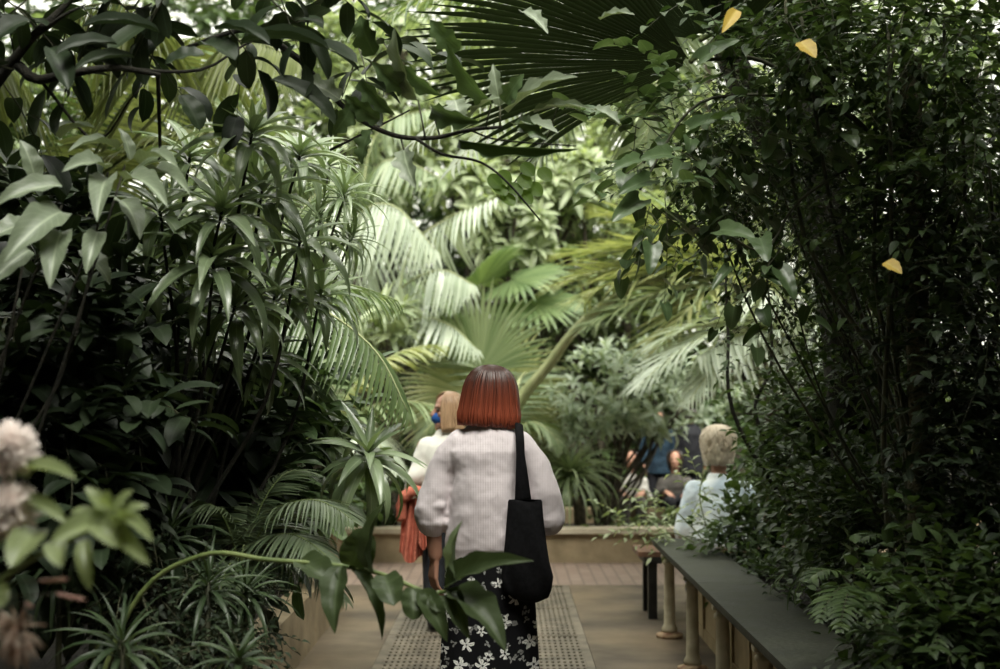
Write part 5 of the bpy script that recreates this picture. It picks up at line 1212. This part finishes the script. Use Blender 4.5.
# compound-leaved plants over the ledge
for lab, base, ends in [('feathery compound-leaved plant over the near part of the slate ledge', (855, 590, 4.9), [(808, 580, 4.8), (820, 620, 4.6), (850, 555, 4.9), (885, 580, 4.7), (840, 630, 4.5), (870, 620, 4.6)]),
                        ('feathery compound-leaved plant by the right shrubs', (905, 560, 5.1), [(860, 540, 5.0), (890, 510, 5.1), (930, 530, 5.0), (880, 580, 4.8), (940, 560, 4.9)]),
                        ('feathery compound-leaved plant in the bottom right corner', (960, 620, 4.5), [(920, 600, 4.4), (935, 650, 4.2), (980, 590, 4.4), (900, 640, 4.3)])]:
    p = P(*base); root = thing('fern_leaf_plant', lab, 'plant', (p[0], p[1], .47), 'compound-leaved plants by the ledge')
    mb = MB()
    for e in ends: frond(mb, bez(p, (p + P(*e)) / 2 + V3(0, 0, .1), P(*e), 10), L=.095, n=13, w=.017, hang=.3, fwd=.5, rr=.004, start=.3, jit=.1)
    mb.build('foliage', [M['mid_leaf'], M['twig']], root)
    mb = MB(); mb.tube([V3(p[0], p[1], .45), p], [.008, .006], 6); mb.build('stem', M['twig'], root)
# airy twig plant spilling on the far end of the ledge
root = thing('twiggy_plant', 'airy light green twiggy plant spilling over the far end of the ledge', 'plant', V3(1.36, 9.2, .5))
mb = MB(); twigs(mb, [epx(662, 526, 9.3, 34, 9, .12, 16), epx(640, 520, 9.3, 22, 10, .1, 7), epx(698, 492, 9.15, 14, 22, .1, 7), epx(655, 503, 9.25, 14, 12, .1, 4)], 'small', .06, 7, .22, (-.3, 0, .1), .75, 0, 1, .003); mb.build('foliage', [M['pale_leaf'], M['green_stem']], root)
for pts in [[V3(1.36, 9.2, .48), P(690, 525, 9.2), P(660, 500, 9.25), P(640, 505, 9.3)], [V3(1.36, 9.2, .48), P(700, 500, 9.2), P(705, 470, 9.2)], [V3(1.36, 9.2, .48), P(680, 535, 9.2), P(660, 535, 9.2), P(640, 548, 9.2)]]:
    mb = MB(); mb.tube(smooth_path(pts, 4), .005, 6); mb.build('stem', M['green_stem'], root)
# thin bare saplings before the gap at right
for lab, pts in [('thin dark sapling stem in front of the silvery frond', [V3(1.9, 8.0, .47), P(740, 430, 7.6), P(728, 330, 7.6), P(725, 240, 7.6)]), ('thin dark forked sapling stem right of the silvery frond', [V3(2.0, 7.9, .47), P(760, 430, 7.6), P(772, 360, 7.6), P(765, 250, 7.6)])]:
    p0 = pts[0]; root = thing('sapling', lab, 'plant', p0); mb = MB(); s = smooth_path(pts, 6); mb.tube(s, [.014 * (1 - .6 * i / len(s)) for i in range(len(s))], 7); mb.build('stem', M['dark_bark'], root)
    mb = MB(); twigs(mb, [(pts[-1], V3(.15, .15, .25), 10), (pts[-2], V3(.12, .12, .2), 8)], 'small', .06, 5, .2, thick=.002); mb.build('foliage', [M['small_leaf'], M['twig']], root)

# ================================================================== LIGHT
w = bpy.data.worlds.new('world'); bpy.context.scene.world = w; w.use_nodes = True
n, l = w.node_tree.nodes, w.node_tree.links
bg = n['Background']; tc = n.new('ShaderNodeTexCoord'); sp = n.new('ShaderNodeSeparateXYZ'); l.new(tc.outputs['Generated'], sp.inputs[0])
cr = n.new('ShaderNodeValToRGB'); cr.color_ramp.elements[0].position = 0; cr.color_ramp.elements[0].color = (.42, .42, .36, 1)
cr.color_ramp.elements[1].position = 1; cr.color_ramp.elements[1].color = (1, .98, .92, 1)
l.new(sp.outputs[2], cr.inputs[0]); l.new(cr.outputs[0], bg.inputs['Color']); bg.inputs['Strength'].default_value = 1.5
sd = bpy.data.lights.new('sun', 'SUN'); sd.energy = 3.0; sd.angle = math.radians(35); sd.color = (1, .97, .9)
so = bpy.data.objects.new('sun', sd); C.objects.link(so)
so.rotation_euler = Vector((-.14, .5, -.85)).to_track_quat('-Z', 'Y').to_euler()
sc = bpy.context.scene
vs = sc.view_settings; vs.view_transform = 'Standard'; vs.look = 'None'; vs.exposure = 1.47; vs.gamma = 1.0; vs.use_curve_mapping = False
sc.cycles.max_bounces = 8; sc.cycles.transparent_max_bounces = 12; sc.cycles.diffuse_bounces = 4; sc.cycles.glossy_bounces = 3
